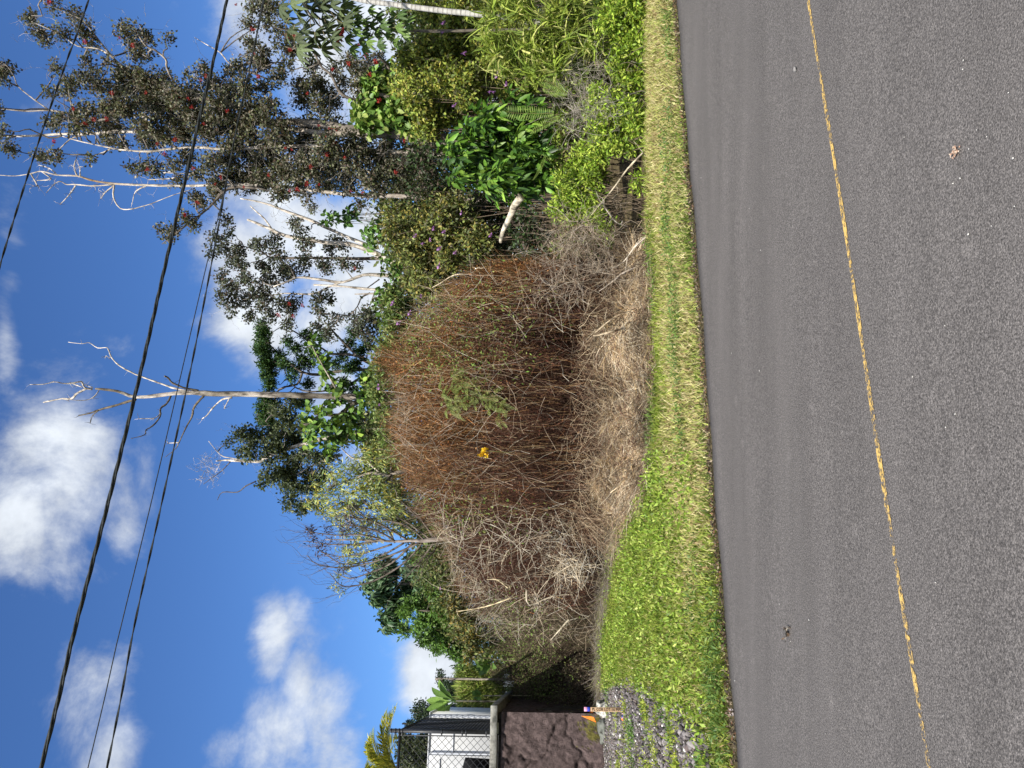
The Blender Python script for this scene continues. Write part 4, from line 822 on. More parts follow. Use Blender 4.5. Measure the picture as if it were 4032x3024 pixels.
# ---- umbrella tree
root = thing('umbrella_tree', 'umbrella tree with drooping whorls of glossy leaflets above the hedge at the right', 'tree', (*at(2880,2135,14.3)[:2], 0))
gb = Geo(); gl = Geo(); tk = gbase(line('B', [(1300,200),(1050,200),(900,190),(780,180)], 14.4)); tube(gb, tk, np.array([6,6,5,4])*mpp(14), C=(.20,.18,.15), sides=6)
for (x,y) in [(640,80),(700,150),(740,70),(790,110),(860,140),(640,200),(680,260),(780,220),(850,230),(920,180),(960,220),(900,280),(800,300),(620,320),(700,320),(600,130),(590,250),(880,60),(930,100),(750,170),(820,170),(730,270),(980,150),(650,140),(700,210)]:
    c = pt('B', x-18, y, 14.0+R.uniform(-.35,.35)); tube(gb, [tk[-1]*.7+c*.3, tk[-1]*.3+c*.7+[0,0,-.04], c], [.012,.008,.006], C=(.25,.25,.12), sides=4, cap=False)
    palmate(gl, c, .20, .25, 9, (.13,.21,.05) if R.uniform()<.6 else (.07,.12,.035), .34, .9)
gb.build('trunk', M_BARK, root); gl.build('leaves', M_GLOSS, root)
gr = Geo()
for k_ in range(6):
    s_ = pt('B', 570, 190+R.uniform(-20,20), 13.8); e_ = pt('B', 520+R.uniform(-30,40), 200+k_*24, 13.7+R.uniform(-.1,.1))
    tube(gr, [s_, (s_+e_)/2+R.normal(size=3)*.02, e_], [.008,.006], C=(.35,.05,.05), sides=5)
    m_=40; tt_=R.uniform(.2,1,m_)[:,None]; leaves(gr, s_*(1-tt_)+e_*tt_, rdir(m_), rdir(m_), .02, .018, pal(m_,[(.45,.06,.06),(.3,.04,.05)],.3))
gr.build('flower_spike', M_FLOWER, root)

# ---- bright leafy shrubs in front at the right, one after another
BR = [(.25,.39,.04),(.34,.49,.055),(.16,.27,.03),(.46,.58,.09),(.40,.46,.08),(.12,.18,.03)]
sets = [
 ('low bright green leafy shrub at the far right end above the verge', [(620,20,80),(700,60,85),(780,40,80),(640,130,75),(740,150,85),(810,130,70),(600,200,70),(690,230,80),(790,230,75),(560,90,50),(640,-60,90),(760,-70,90)]),
 ('low bright green shrub left of the far right one, below grey dead twigs', [(700,310,75),(790,320,70),(690,400,70),(780,410,75),(830,390,50),(720,480,65),(800,490,65),(650,480,45),(830,300,45)]),
 ('dense green shrub in the middle of the roadside row with twigs over it', [(560,640,70),(640,680,75),(720,600,65),(800,590,60),(720,740,75),(810,700,60),(640,780,70),(760,800,65),(540,740,60),(830,800,45),(560,840,70)]),
 ('yellow green leafy shrub below the glossy broad leaved tree', [(430,1000,60),(520,960,65),(480,1060,70),(560,1040,65),(420,1110,60),(500,1160,70),(440,1200,65),(370,1250,60),(560,960,60),(640,900,65),(720,880,65),(800,880,60),(680,970,60),(760,960,50),(560,1130,50)]),
 ('leafy green shrub at the left end of the roadside row beside bare grey twigs', [(350,1340,65),(430,1300,70),(480,1250,60),(380,1400,55),(330,1270,50),(500,1330,50),(450,1390,50),(560,1270,40),(810,1180,35),(800,1230,35),(880,1350,40),(560,1440,45),(280,1330,40),(620,1500,45),(330,1150,50)])]
for lab, bl in sets:
    shrub('roadside_shrub', lab, 11.5, [(c+np.array([0, (1.0-min(c[2],1.6))*-.35, 0]), r) for c, r in blobs('C', bl, 12.0, .3)], dict(cpm=72, lpc=19, L=.08, W=.032, cols=BR, cr=.12, jit=.25, droop=.1, outward=.8), group='green shrubs along the verge', stem_r=.005)
s7,_ = shrub('weedy_shrub', 'mixed green weeds and small leaves between the hedge and the roadside shrubs', 12.8, blobs('C', [(60,420,70),(150,480,70),(100,560,60),(250,450,60),(350,400,60),(420,330,60),(300,600,60),(330,700,70),(300,800,70),(330,900,70),(420,900,70),(280,980,60),(450,700,70),(430,800,70),(400,600,60),(500,420,60),(480,520,70),(560,500,60),(560,350,60),(280,1080,50),(210,380,60),(320,1000,60)], 12.6, .3),
    dict(cpm=40, lpc=20, L=.09, W=.038, cols=[(.20,.30,.045),(.28,.40,.06),(.12,.17,.035),(.38,.46,.10),(.20,.18,.08)], cr=.13))
shrub('scruffy_shrub', 'scruffy green shrub tangled in bare twigs next to the right end of the brown brush', 12.4, blobs('C', [(330,1480,60),(400,1540,55),(470,1510,50),(330,1600,60),(520,1580,50),(440,1620,50),(600,1550,45)], 12.3, .2),
    dict(cpm=30, lpc=16, L=.085, W=.038, cols=[(.14,.20,.04),(.20,.26,.06),(.10,.11,.035),(.20,.13,.07)], cr=.13))
# tall lime grass
g = Geo()
root = thing('tall_grass_clump', 'clump of tall arching lime green grass below the pale ringed trunk', 'grass', (*pt('C',200,200,12.0)[:2],0))
for (c_, x, y, r_, cnt) in [('C',60,60,90,700),('C',150,250,110,1100),('C',60,330,90,900),('C',250,120,100,900),('B',1600,250,80,600),('B',1560,330,60,450),('C',350,60,80,700),('C',300,280,90,800),('C',420,200,80,600),('C',200,400,60,400),('B',1500,80,90,500),('B',1480,200,80,400),('C',480,300,80,500),('C',330,430,70,400),('C',100,430,60,300),('B',1620,450,60,300),('B',1630,60,60,400),('C',420,40,70,500)]:
    for _ in range(max(1,cnt//130)):
        c0 = pt(c_, x+R.normal()*r_*.5, y+R.normal()*r_*.5, 12.1+R.uniform(-.4,.4)); m_=34
        D = rdir(m_, 1.1); P = np.repeat(c0[None],m_,0)-D*.1+R.normal(size=(m_,3))*.05
        L = R.uniform(.25,.6,m_); W=R.uniform(.010,.018,m_); cc = pal(m_, [(.30,.40,.06),(.42,.50,.10),(.18,.26,.04),(.52,.52,.18),(.14,.19,.04)], .2)
        S = unit(np.cross(D, rdir(m_))); pts=[]; d=D.copy(); p=P.copy()
        V=[]
        for q in range(4):
            w = (W*[1,.9,.6,.05][q])[:,None]; V += [p-S*w, p+S*w]; d = unit(d+np.array([0,0,-.38])); p = p+d*(L/3)[:,None]
        V = np.stack(V,1); b=np.arange(m_)[:,None]*8
        g.add(V.reshape(-1,3), np.concatenate([b+[2*q,2*q+1,2*q+3,2*q+2] for q in range(3)]), np.repeat(cc,8,0))
        twigs(g, np.array([[c0[0],c0[1]+.2,0]]), unit(np.array([[R.normal()*.1,-.1,1.0]])), c0[2], .006, np.array([[.3,.33,.1]]), nseg=3, bend=.1)
g.build('blades', M_GRASS, root)

# ferns
def fern(g, P, wid, cols, lw=.022):
    P = smooth_path(P, 10); n=len(P); t = unit(np.gradient(P,axis=0)); tube(g, P, [.005,.002], C=(.2,.2,.06), sides=3, smooth=1, cap=False)
    a = unit(np.cross(t, [0.1,-.6,.8])); prof = np.sin(np.linspace(.25,3.0,n))**.7*wid
    for s in (-1,1):
        leaves(g, P, unit(a*s+t*.25), np.cross(a,t)+0*P, prof, np.full(n,lw), pal(n, cols, .15))
root = thing('fern', 'fern fronds with comb like leaflets poking out beside the glossy tree', 'fern', (*pt('C',200,700,12.1)[:2],0))
for p, w in [([('C',270,735),('C',150,735),('C',0,730),('B',1560,700)], .13),([('C',360,600),('C',290,590),('C',205,575)], .11),([('C',140,1165),('C',180,1100),('C',215,1010)], .11),([('C',500,470),('C',430,440),('C',350,440)], .10),([('C',340,600),('C',260,540),('C',170,520)], .11),([('C',300,760),('C',220,800),('C',120,860)],.1),([('C',560,90),('C',480,60),('C',420,40)],.1)]:
    g = Geo(); fern(g, line('C', p, 11.9, .3), w, [(.13,.20,.04),(.20,.28,.06)]); g.build('frond', M_LEAF, root)

# fallen log
g = Geo(); P = line('C', [(60,1275),(20,1330),(-10,1400),('B',1600,1500),('B',1585,1570)], 12.3, .5)
tube(g, P, np.array([17,16,13,9,7])*mpp(12.3), C=(.62,.57,.47), sides=9, rough=.1)
o = g.build('fallen_log', M_BARK, smooth=True); tag(o, 'pale weathered log leaning in the dark hollow beside the glossy tree', 'log')

# ---- dead grey twig shrubs (right) and the large dead brush
def twig_shrub(name, label, bl, n, col, Lr=(.3,.8), r=.004, group=None):
    c0 = np.mean([b[0] for b in bl], 0); root = thing(name, label, 'shrub', (c0[0], c0[1], 0), group); g = Geo()
    w = np.array([b[1]**2 for b in bl]); ii = R.choice(len(bl), n, p=w/w.sum()); C0 = np.array([b[0] for b in bl]); RR = np.array([b[1] for b in bl])
    st = C0[ii]+rdir(n)*(R.uniform(0,.8,(n,1)))*RR[ii][:,None]; st[:,2] = np.maximum(st[:,2], .03)
    D = rdir(n,.35); e = twigs(g, st, D, R.uniform(*Lr,n), r, pal(n, col, .35), nseg=4, bend=.9)
    for _ in range(2): e2 = twigs(g, e, unit(D+rdir(n)*.8), R.uniform(Lr[0]*.4,Lr[1]*.5,n), r*.6, pal(n, col, .35), nseg=3, bend=.8)
    for c, rr in bl: tube(g, [np.array([c[0]+R.normal()*.1,c[1]+.1,0]), (c*[1,1,.3])+R.normal(size=3)*.09, (c*[1,1,.7])+R.normal(size=3)*.09, c], [.006,.005,.003], C=np.array(col[0])*.6, sides=4)
    g.build('twigs', M_TWIG, root); return root
GREYT = [(.42,.38,.32),(.52,.47,.40),(.30,.26,.22)]
twig_shrub('dead_twig_shrub', 'dry grey leafless twigs laid over the green roadside shrubs', blobs('C', [(440,450,60),(520,500,70),(560,420,60),(480,600,80),(420,700,70),(520,740,80),(600,640,70),(640,740,60),(400,840,50),(560,830,50)], 11.7, .25), 230, GREYT, (.2,.6), .003)
twig_shrub('bare_twig_shrub', 'tangle of bare grey twigs and seedlings between the green shrubs and the brown brush', blobs('C', [(300,1500,70),(400,1480,80),(500,1480,80),(350,1600,90),(450,1620,90),(600,1600,90),(560,1520,80),(680,1500,80)], 11.8, .5)+blobs('E', [(330,60,90),(450,60,90),(560,80,80),(300,160,80),(430,180,80),(650,100,80),(180,140,60)], 12.0, .3), 480, [(.40,.32,.23),(.48,.41,.33),(.24,.17,.12)], (.25,.7), .0038)

# ---- the brown dead thicket: profile from foot to crest
UC = np.array([150,240,400,520,654,760,873,1019,1201,1350,1475,1600,1748,1894,1960,2010])
VT = np.array([1990,1975,1915,1860,1830,1790,1765,1680,1595,1560,1552,1572,1622,1760,1910,2080])
YR = np.array([32,31,29,27,25,23,21.2,19,17.4,16.6,16,15.6,15,14.4,13.8,13.2])
UFJ = 0
YF = np.array([19.9,19.7,19.3,18.8,18.0,17.0,16.0,14.4,13.3,12.8,12.6,12.5,12.4,12.2,12.1,12.0])
def thick(u, ph, k=1.0):
    """world point of the thicket surface; ph 0 at the foot .. pi/2 at the crest, k shrinks inward"""
    yr = np.interp(u,UC,YR); yf = np.interp(u,UC,YF)+.35*vnoise(u/28.,u*0,1.,81)-.25; vt = np.interp(u,UC,VT)
    zt = HC+(2135-vt)/F_PX*yr
    flat = np.clip((800-u)/400,0,1)
    prof = (1-flat)*np.sin(ph)**.8+flat*(ph/(math.pi/2))**.85
    y = yr-(yr-yf)*((1-flat)*np.cos(ph)+flat*(1-ph/(math.pi/2)))*k + .9*np.clip(1-ph/.42,0,1)*(1-flat)
    z = zt*prof*k
    x = (u-1512)/F_PX*y
    return np.stack([x,y,z],-1)
BUMP=.085
def bumpy(u, ph): return .7*vnoise(u/110., ph*3, 1.0, 13)+.5*vnoise(u/60., ph*6, 1.0, 11)+.5*vnoise(u/25., ph*12, 1.0, 12)
# core closing the interior, coloured near black to stand for the shade inside
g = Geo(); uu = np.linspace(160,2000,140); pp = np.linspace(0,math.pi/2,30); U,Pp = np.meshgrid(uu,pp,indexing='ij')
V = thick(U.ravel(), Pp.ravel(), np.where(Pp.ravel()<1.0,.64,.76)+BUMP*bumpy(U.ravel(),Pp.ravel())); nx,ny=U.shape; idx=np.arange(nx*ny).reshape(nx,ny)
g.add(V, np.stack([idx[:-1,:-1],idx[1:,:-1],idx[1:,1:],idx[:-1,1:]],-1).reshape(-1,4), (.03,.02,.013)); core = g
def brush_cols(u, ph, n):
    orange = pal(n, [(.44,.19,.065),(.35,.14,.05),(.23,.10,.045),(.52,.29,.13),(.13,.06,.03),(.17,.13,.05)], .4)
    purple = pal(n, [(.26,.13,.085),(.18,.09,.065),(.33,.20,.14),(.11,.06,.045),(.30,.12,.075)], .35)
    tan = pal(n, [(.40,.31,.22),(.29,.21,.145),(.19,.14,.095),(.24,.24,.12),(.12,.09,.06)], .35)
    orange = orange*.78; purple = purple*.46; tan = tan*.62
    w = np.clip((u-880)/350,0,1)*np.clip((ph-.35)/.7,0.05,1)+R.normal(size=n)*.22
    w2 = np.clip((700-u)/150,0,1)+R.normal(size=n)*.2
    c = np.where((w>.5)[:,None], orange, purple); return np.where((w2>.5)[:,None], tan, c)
g = Geo(); g.V=core.V; g.Q=core.Q; g.C=core.C; g.n=core.n
n = 66000
u_ = R.uniform(200,1990,n); ph = R.uniform(0.02,1.0,n)**.85*math.pi/2; kk = 1-R.uniform(0,1,n)**1.2*np.where(ph<1.05,.34,.22)
hol=(vnoise(u_/18.,ph*9,1.,71)+vnoise(u_/8.,ph*20,1.,72)*.6)>-.35; kk=np.where(hol,kk,kk*.82); P = thick(u_,ph,kk*(1+BUMP*bumpy(u_,ph))); 
D = unit(rdir(n)*.55+np.array([0,-.22,1.0])); 
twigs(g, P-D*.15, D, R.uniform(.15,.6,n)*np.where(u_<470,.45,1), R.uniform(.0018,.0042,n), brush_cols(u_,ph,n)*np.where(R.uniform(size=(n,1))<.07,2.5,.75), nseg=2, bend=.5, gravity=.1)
tag(g.build('dead_thicket', M_TWIG), 'great mound of brown dead brush and dry stems in the middle of the lot', 'brush', kind='stuff')
g = Geo(); n = 190000
u_ = R.uniform(200,1990,n); ph = R.uniform(0.02,1.0,n)**.65*math.pi/2; kk = 1-R.uniform(0,1,n)**1.2*np.where(ph<1.05,.34,.2); hol=(vnoise(u_/18.,ph*9,1.,71)+vnoise(u_/8.,ph*20,1.,72)*.6)>-.35; kk=np.where(hol,kk,kk*.82)
P = thick(u_,ph,kk*(1+BUMP*bumpy(u_,ph)))+R.normal(size=(n,3))*.06; P[:,2]=np.maximum(P[:,2],.02)
sz = R.uniform(.03,.065,n)
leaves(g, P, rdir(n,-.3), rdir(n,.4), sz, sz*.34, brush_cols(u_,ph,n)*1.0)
# some living leaves inside the brush
n = 6000; uc = R.choice([1620,1660,1000,620,520,420,300,350,1800], n)+R.normal(size=n)*60; ph = np.clip(R.choice([.5,.7,1.3,.9],n)+R.normal(size=n)*.15,.05,1.55)
P = thick(uc,ph,1.0)+R.normal(size=(n,3))*.08; sz = R.uniform(.04,.08,n); P[:,2]=np.maximum(P[:,2],.02)
leaves(g, P, rdir(n), rdir(n,.6), sz, sz*.4, pal(n,[(.12,.2,.04),(.17,.25,.06),(.22,.24,.08)],.3))
tag(g.build('dead_leaves', M_DRY), 'withered orange brown leaves covering the dead brush', 'leaves', kind='stuff')
# dense vertical stems showing under the overhang and pale arching canes
g = Geo(); n=800; u_=R.uniform(880,1950,n); ph=R.uniform(.1,1.35,n); P=thick(u_,ph,1.0); D=unit(rdir(n,.9)+[0,-.2,0.3])
twigs(g, P-D*.3, D, R.uniform(.4,1.1,n), R.uniform(.002,.0045,n), pal(n,[(.5,.40,.30),(.40,.30,.20),(.58,.52,.42)],.25), nseg=5, bend=.45)
n=700; u_=R.uniform(500,980,n); ph=R.uniform(.05,1.3,n); P=thick(u_,ph,1.0); D=unit(rdir(n,.2)+[0,-.2,0.2])
twigs(g, P-D*.3, D, R.uniform(.3,1.3,n), R.uniform(.0022,.006,n), pal(n,[(.60,.50,.36),(.42,.33,.23),(.66,.60,.48)],.25), nseg=5, bend=.6)
n=1000; u_=R.uniform(560,1950,n); ph=R.uniform(1.0,1.57,n); P=thick(u_,ph,1.0); D=unit(rdir(n)*.4+[0,-.05,1.0])
twigs(g, P-D*.15, D, R.uniform(.2,.6,n), R.uniform(.002,.004,n), pal(n,[(.34,.17,.08),(.40,.25,.14),(.20,.14,.07)],.3), nseg=4, bend=.4)
n=700; u_=R.uniform(1000,1960,n); ph=R.uniform(.03,.9,n); P=thick(u_,ph,1.0); D=unit(rdir(n)*.22+[0,-.12,1.0])
twigs(g, P-D*.2, D, R.uniform(.3,.9,n), R.uniform(.0016,.0032,n), pal(n,[(.44,.28,.13),(.34,.18,.08),(.50,.38,.22),(.22,.12,.06)],.3), nseg=4, bend=.25)
n=2000; u_=R.uniform(900,1980,n); ph=R.uniform(.0,.12,n); P=thick(u_,ph,1.0); D=unit(rdir(n)*.6+[0,-.9,-.1]); P[:,2]=np.maximum(P[:,2],.25)+R.uniform(0,.35,n)
twigs(g, P, D, R.uniform(.4,1.3,n), R.uniform(.002,.0042,n), pal(n,[(.32,.21,.13),(.60,.48,.32),(.15,.09,.06),(.11,.065,.045)],.3), nseg=4, bend=.45, gravity=.7)
for (cc_,x_,y_,rr_,m2) in [('G',250,180,130,170),('G',120,500,120,150),('G',380,350,110,110),('F',1500,520,110,150),('F',1600,640,90,90),('G',60,260,90,90)]:
    uu_,vv_=uv(cc_,x_,y_); us=uu_+R.normal(size=m2)*rr_*.5*.6; ys_=np.interp(us,UC,YF)+np.clip((2380-(vv_+R.normal(size=m2)*rr_*.3))/60.,.2,9); 
    vs=vv_+R.normal(size=m2)*rr_*.3; P=np.array([at(a,b,c) for a,b,c in zip(us,vs,np.maximum(ys_*.93,16.2))]); D=unit(rdir(m2)*.8+[0,-.1,.45])
    twigs(g, P-D*.4, D, R.uniform(.5,1.6,m2), R.uniform(.004,.009,m2), pal(m2,[(.72,.62,.46),(.60,.48,.33),(.70,.66,.58)],.2), nseg=5, bend=.55)
tag(g.build('pale_canes', M_TWIG), 'pale bare canes and stalks arching out of the dead brush', 'canes', kind='stuff')

# ---- straw mound in front of the thicket
def straw_pt(u, f):
    """f 0 at the lawn edge .. 1 at the brush foot"""
    ve = np.interp(-u, -np.array([e[0] for e in EDGE]), [e[1] for e in EDGE]); y0 = HC*F_PX/(ve-2135)+.0
    y1 = np.interp(u,UC,YF)+.35; y = y0+(y1-y0)*f
    z = (.08+.36*np.clip((u-800)/300,0,1)*np.clip((2000-u)/300,.3,1))*f**1.1*(1+.6*vnoise(u/45.,f*5,1.,21)+.25*vnoise(u/14.,f*13,1.,22)); return np.stack([(u-1512)/F_PX*y, y, np.maximum(z,0)+.01],-1)
g = Geo(); uu=np.linspace(260,2050,110); fs=np.linspace(0,1,14); U,Ff=np.meshgrid(uu,fs,indexing='ij'); V=straw_pt(U.ravel(),Ff.ravel()); V[:,2]-=.05; V[:,2]*=.9
nx,ny=U.shape; idx=np.arange(nx*ny).reshape(nx,ny); g.add(V, np.stack([idx[:-1,:-1],idx[1:,:-1],idx[1:,1:],idx[:-1,1:]],-1).reshape(-1,4), (.085,.06,.04))
n=46000; u_=R.uniform(280,2030,n); f=R.uniform(0,1.15,n)-.12*R.uniform(size=n)*(1+vnoise(u_/20.,u_*0,1.,91)); P=straw_pt(u_,f)+R.normal(size=(n,3))*[.04,.04,.015]; P[:,2]=np.maximum(P[:,2],.01)
an_=1.5*vnoise(u_/38.,f*4,1.,95)+R.normal(size=n)*.45; D=unit(np.stack([np.sin(an_),-np.cos(an_),.1+.28*R.normal(size=n)],-1)); w_=np.clip((u_-800)/250,0,1)
c1=pal(n,[(.62,.50,.34),(.50,.38,.25),(.75,.65,.48),(.26,.16,.11),(.52,.38,.20),(.13,.085,.06)],.3)*(1+.6*vnoise(u_/30.,f*7,1.,33)+.35*vnoise(u_/9.,f*17,1.,34))[:,None]; c2=pal(n,[(.30,.25,.21),(.38,.34,.30),(.22,.17,.13),(.34,.33,.15)],.25)
twigs(g, P, D, R.uniform(.12,.6,n), R.uniform(.002,.0062,n), np.where((R.uniform(size=n)<w_)[:,None],c1,c2), nseg=2, bend=.5, gravity=.35)
tag(g.build('dry_straw', M_TWIG), 'pale dry straw and flattened dead grass along the foot of the brush', 'straw', kind='stuff')

# fern patch growing out of the brush
root = thing('pale_fern_patch', 'patch of pale yellow green ferns growing out of the brown brush', 'fern', (*pt('D',1400,900,13.0)[:2],0))
for (x,y) in [(1220,880),(1240,930),(1290,900),(1330,790),(1350,850),(1310,960),(1370,900),(1400,850),(1440,870),(1480,850),(1450,920),(1500,940),(1530,990),(1580,1010),(1550,900),(1600,940),(1340,760),(1300,840),(1260,980),(1380,960)]:
    g = Geo(); c = pt('D',x,y,13.25); 
    for _ in range(7):
        d = unit(np.array([[R.normal()*.9, -.4, R.normal()*.6+.1]]))[0]; L=R.uniform(.14,.34); fern(g, [c, c+d*L*.5+[0,-.02,.02], c+d*L+[0,-.02,-.07]], .045, [(.30,.36,.10),(.22,.28,.07),(.14,.19,.05)], .009)
    g.build('frond', M_LEAF, root)
# orchid-like yellow blooms, orange dead leaves
g = Geo(); c = pt('D',1475,1275,12.9); m_=40; P=c+R.normal(size=(m_,3))*[.045,.03,.04]; P[0]=c; leaves(g,P,rdir(m_),rdir(m_)+[0,-1,0],.06,.04,pal(m_,[(.85,.6,.03),(.75,.45,.02)],.2)); twigs(g, c[None]-[[0,-.02,.45]], unit(np.array([[0,-.04,1.0]])), .5, .005, np.array([[.25,.3,.1]]))
tag(g.build('yellow_flowers', M_FLOWER), 'small spray of bright yellow flowers in the middle of the brown brush', 'flowers')

# fallen branches lying over the brush
STK = [('curved pale dead branch arching over the straw at the centre','E',[(660,490),(520,520),(600,430),(700,380),(780,360),(930,350)],11.6,(.6,.5,.36)),
 ('long forked dead branch across the green shrubs at the right','C',[(850,990),(740,1100),(680,1210),(600,1300),(510,1390)],11.2,(.62,.55,.42)),
 ('thin forked stick hanging below the right green shrubs','C',[(600,1320),(660,1410),(700,1450),(760,1475)],11.3,(.58,.54,.48)),
 ('slanting branch stub in front of the grey twigs','C',[(860,1545),(800,1600),(750,1659),(720,1700)],11.2,(.62,.56,.48)),
 ('pale dead limb bending at the upper right of the brush','D',[(1659,130),(1560,100),(1450,85),(1380,110),(1290,130),(1180,190),(1130,210)],13.6,(.60,.52,.38)),
 ('bent grey stick in the purple brown brush','E',[(930,20),(730,110),(690,150),(560,240)],11.5,(.5,.44,.38)),
 ('thin grey limb leaning across the left brush','G',[(230,280),(330,330),(400,390),(450,460)],17.0,(.62,.56,.47)),
 ('straight pale stick slanting in the left brush','G',[(100,490),(110,600),(260,545),(400,530)],17.5,(.66,.58,.46)),
 ('broken stub lying at the left of the straw','E',[(150,1225),(220,1245)],14.5,(.66,.58,.46)),
 ('broken stick end lying low in the left straw','E',[(470,1320),(580,1310)],14.0,(.6,.53,.42)),
 ('short slanted stick above the hollow by the rock wall','G',[(370,690),(260,835)],18.5,(.6,.54,.42)),
 ('upright fanned cane in the left brush','F',[(1640,480),(1560,445),(1490,437)],17.3,(.72,.62,.42)),
 ('slender cane rising left of the fanned one','F',[(1659,560),(1480,600),(1300,640)],17.4,(.68,.58,.38))]
for lab, c_, p, dep, col in STK:
    g = Geo(); P = line(c_, p, dep, .4); L=[4,3.3,2.6,1.6] if c_!='F' else [3,2.6,2,1]; tube(g, P+R.normal(size=P.shape)*.02, np.array(L)*mpp(dep), C=col, sides=6, rough=.15)
    m_=5; ii=R.randint(0,len(P),m_); twigs(g, P[ii], rdir(m_,.2), R.uniform(.15,.5,m_), .006, pal(m_,[col],.2), nseg=4, bend=.7)
    tag(g.build('dead_branch', M_BARK, smooth=True), lab, 'branch', 'dead branches lying in the brush')

# ================================================================== ROCK WALL, FENCE, HOUSE (left)
YW = 19.6
corner = at(215, 2330, YW); cx, cy = corner[0], corner[1]
O = np.array([cx, cy, 0]); ztop = at(215,1933,YW)[2]; zcap = at(215,1960,YW)[2]
def wp(a, b, z): return O+DR*a+NR*b+np.array([0,0,z])       # a along the road, b away from it
def rock_face(a0, a1, z0, z1, along, depth_dir, origin, res=.035, seed=3, cell=.9):
    rs = np.random.RandomState(seed); na=int((a1-a0)/res); nz_=int((z1-z0)/res)
    A,Z = np.meshgrid(np.linspace(a0,a1,na), np.linspace(z0,z1,nz_), indexing='ij')
    ncell = int((a1-a0)*(z1-z0)/cell**2)+8; S_ = np.c_[rs.uniform(a0-.3,a1+.3,ncell), rs.uniform(z0-.3,z1+.3,ncell)]
    wa = A+.10*np.sin(Z*7+seed)+.05*np.sin(Z*19+A*11); wz = Z+.10*np.sin(A*6+1)+.05*np.sin(A*17+Z*7)
    d = np.sqrt((wa.ravel()[:,None]-S_[:,0])**2*.8+(wz.ravel()[:,None]-S_[:,1])**2); o_=np.argsort(d,axis=1)[:,:2]
    d1=np.take_along_axis(d,o_[:,:1],1)[:,0]; d2=np.take_along_axis(d,o_[:,1:2],1)[:,0]; e=(d2-d1)
    groove = np.clip(1-e/.055,0,1); bulge = np.clip(e/.35,0,1)**.5
    tone = rs.uniform(0,1,ncell)[o_[:,0]]; off = rs.uniform(-.04,.05,ncell)[o_[:,0]]
    fr = 0
    for k_ in range(5):
        an=rs.uniform(0,3.1); f_=rs.uniform(9,42); fr = fr+np.sin((A.ravel()*math.cos(an)+Z.ravel()*math.sin(an))*f_+rs.uniform(0,6)+2*np.sin(A.ravel()*5))/f_*.22
    h = off*.5+.02*bulge-.06*groove+fr*.6+rs.uniform(-.008,.008,len(e))
    base = np.where((tone<.8)[:,None], (.125,.095,.092), (.115,.11,.095))*(.88+.24*(tone*7%1))[:,None]
    base = base*(1-.55*groove)[:,None]*(1+rs.uniform(-.08,.08,(len(e),1)))
    moss = (vnoise(A.ravel(),Z.ravel(),4,seed+4)*.5+vnoise(A.ravel(),Z.ravel(),15,seed+5)*.4-np.clip(Z.ravel()-.35,0,3)*.85+rs.normal(size=len(e))*.25) > .22
    base = np.where(moss[:,None], (.145,.135,.04)*(1+rs.uniform(-.3,.3,(len(e),1))), base)
    V = origin+np.outer(A.ravel(),along)+np.outer(-h,depth_dir)+np.outer(Z.ravel(),[0,0,1.0]); idx=np.arange(na*nz_).reshape(na,nz_)
    return V, np.stack([idx[:-1,:-1],idx[1:,:-1],idx[1:,1:],idx[:-1,1:]],-1).reshape(-1,4), base
M_ROCK = noisy('lava_rock', (.55,.53,.52), (1.35,1.3,1.28), 9, 8, .95, 1.0, 34, use_attr=True, bdist=.05)
root = thing('lava_rock_wall', 'pinkish brown lava rock wall with dark cracks and a grey concrete cap', 'wall', O)
g = Geo(); V,Fq,Cc = rock_face(-6,0,-.1,zcap-.1,DR,NR,O); g.add(V,Fq,Cc); g.build('front_face', M_ROCK, root)
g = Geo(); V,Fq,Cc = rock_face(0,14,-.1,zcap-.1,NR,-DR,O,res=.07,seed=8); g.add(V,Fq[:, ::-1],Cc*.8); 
g.build('side_face', M_ROCK, root)
g = Geo()
for (a0,a1,b0,b1) in [(-6,-.03,.10,.35),(-.35,-.1,.3,14)]:
    Vb = np.array([wp(a,b,z) for z in (-.1,zcap-.02) for a,b in ((a0,b0),(a1,b0),(a1,b1),(a0,b1))]); g.add(Vb, [[0,3,2,1],[4,5,6,7],[0,1,5,4],[1,2,6,5],[2,3,7,6],[3,0,4,7]], (.12,.11,.10))
g.build('core', M_ROCK, root)
M_CONC = noisy('weathered_concrete', (.13,.13,.115), (.46,.45,.40), 6, 8, .9, .4, 50, c3=(.33,.32,.28))
def cap_piece(g, a0,a1,b0,b1,z0,z1):
    c = wp((a0+a1)/2,(b0+b1)/2,(z0+z1)/2); bevel_box(g, c, (a1-a0,b1-b0,z1-z0), [DR,NR,[0,0,1]], .012)
g = Geo(); cap_piece(g,-6,.16,-.16,.45,zcap,ztop); cap_piece(g,-.45,.16,.452,14,zcap,ztop); g.build('cap', M_CONC, root)

# solar lamp on the cap
u0,v0=uv('X',165,1160); lp = at(u0, v0, YW-.15)
root = thing('solar_wall_light', 'small black framed solar light fixed on the concrete cap', 'lamp', lp)
M_BLACK = noisy('black_plastic', (.015,.015,.017), (.03,.03,.032), 20, 2, .5, 0)
M_LENS = noisy('lamp_lens', (.42,.42,.33), (.55,.55,.45), 12, 2, .3, 0)
M_PANEL = noisy('pale_metal', (.45,.47,.5), (.55,.57,.6), 12, 2, .35, 0)
w_,h_ = .33,.19; fw = -NR
def lbox(g, c, s, bev=.006, ax=None): bevel_box(g, c, s, ax or [DR,NR,[0,0,1]], bev)
g=Geo(); lbox(g, lp, (w_,.06,h_)); g.build('housing', M_BLACK, root)
g=Geo(); lbox(g, lp+fw*.035+np.array([0,0,-.035]), (w_-.07,.02,.07)); lens = g.build('lens', M_LENS, root)
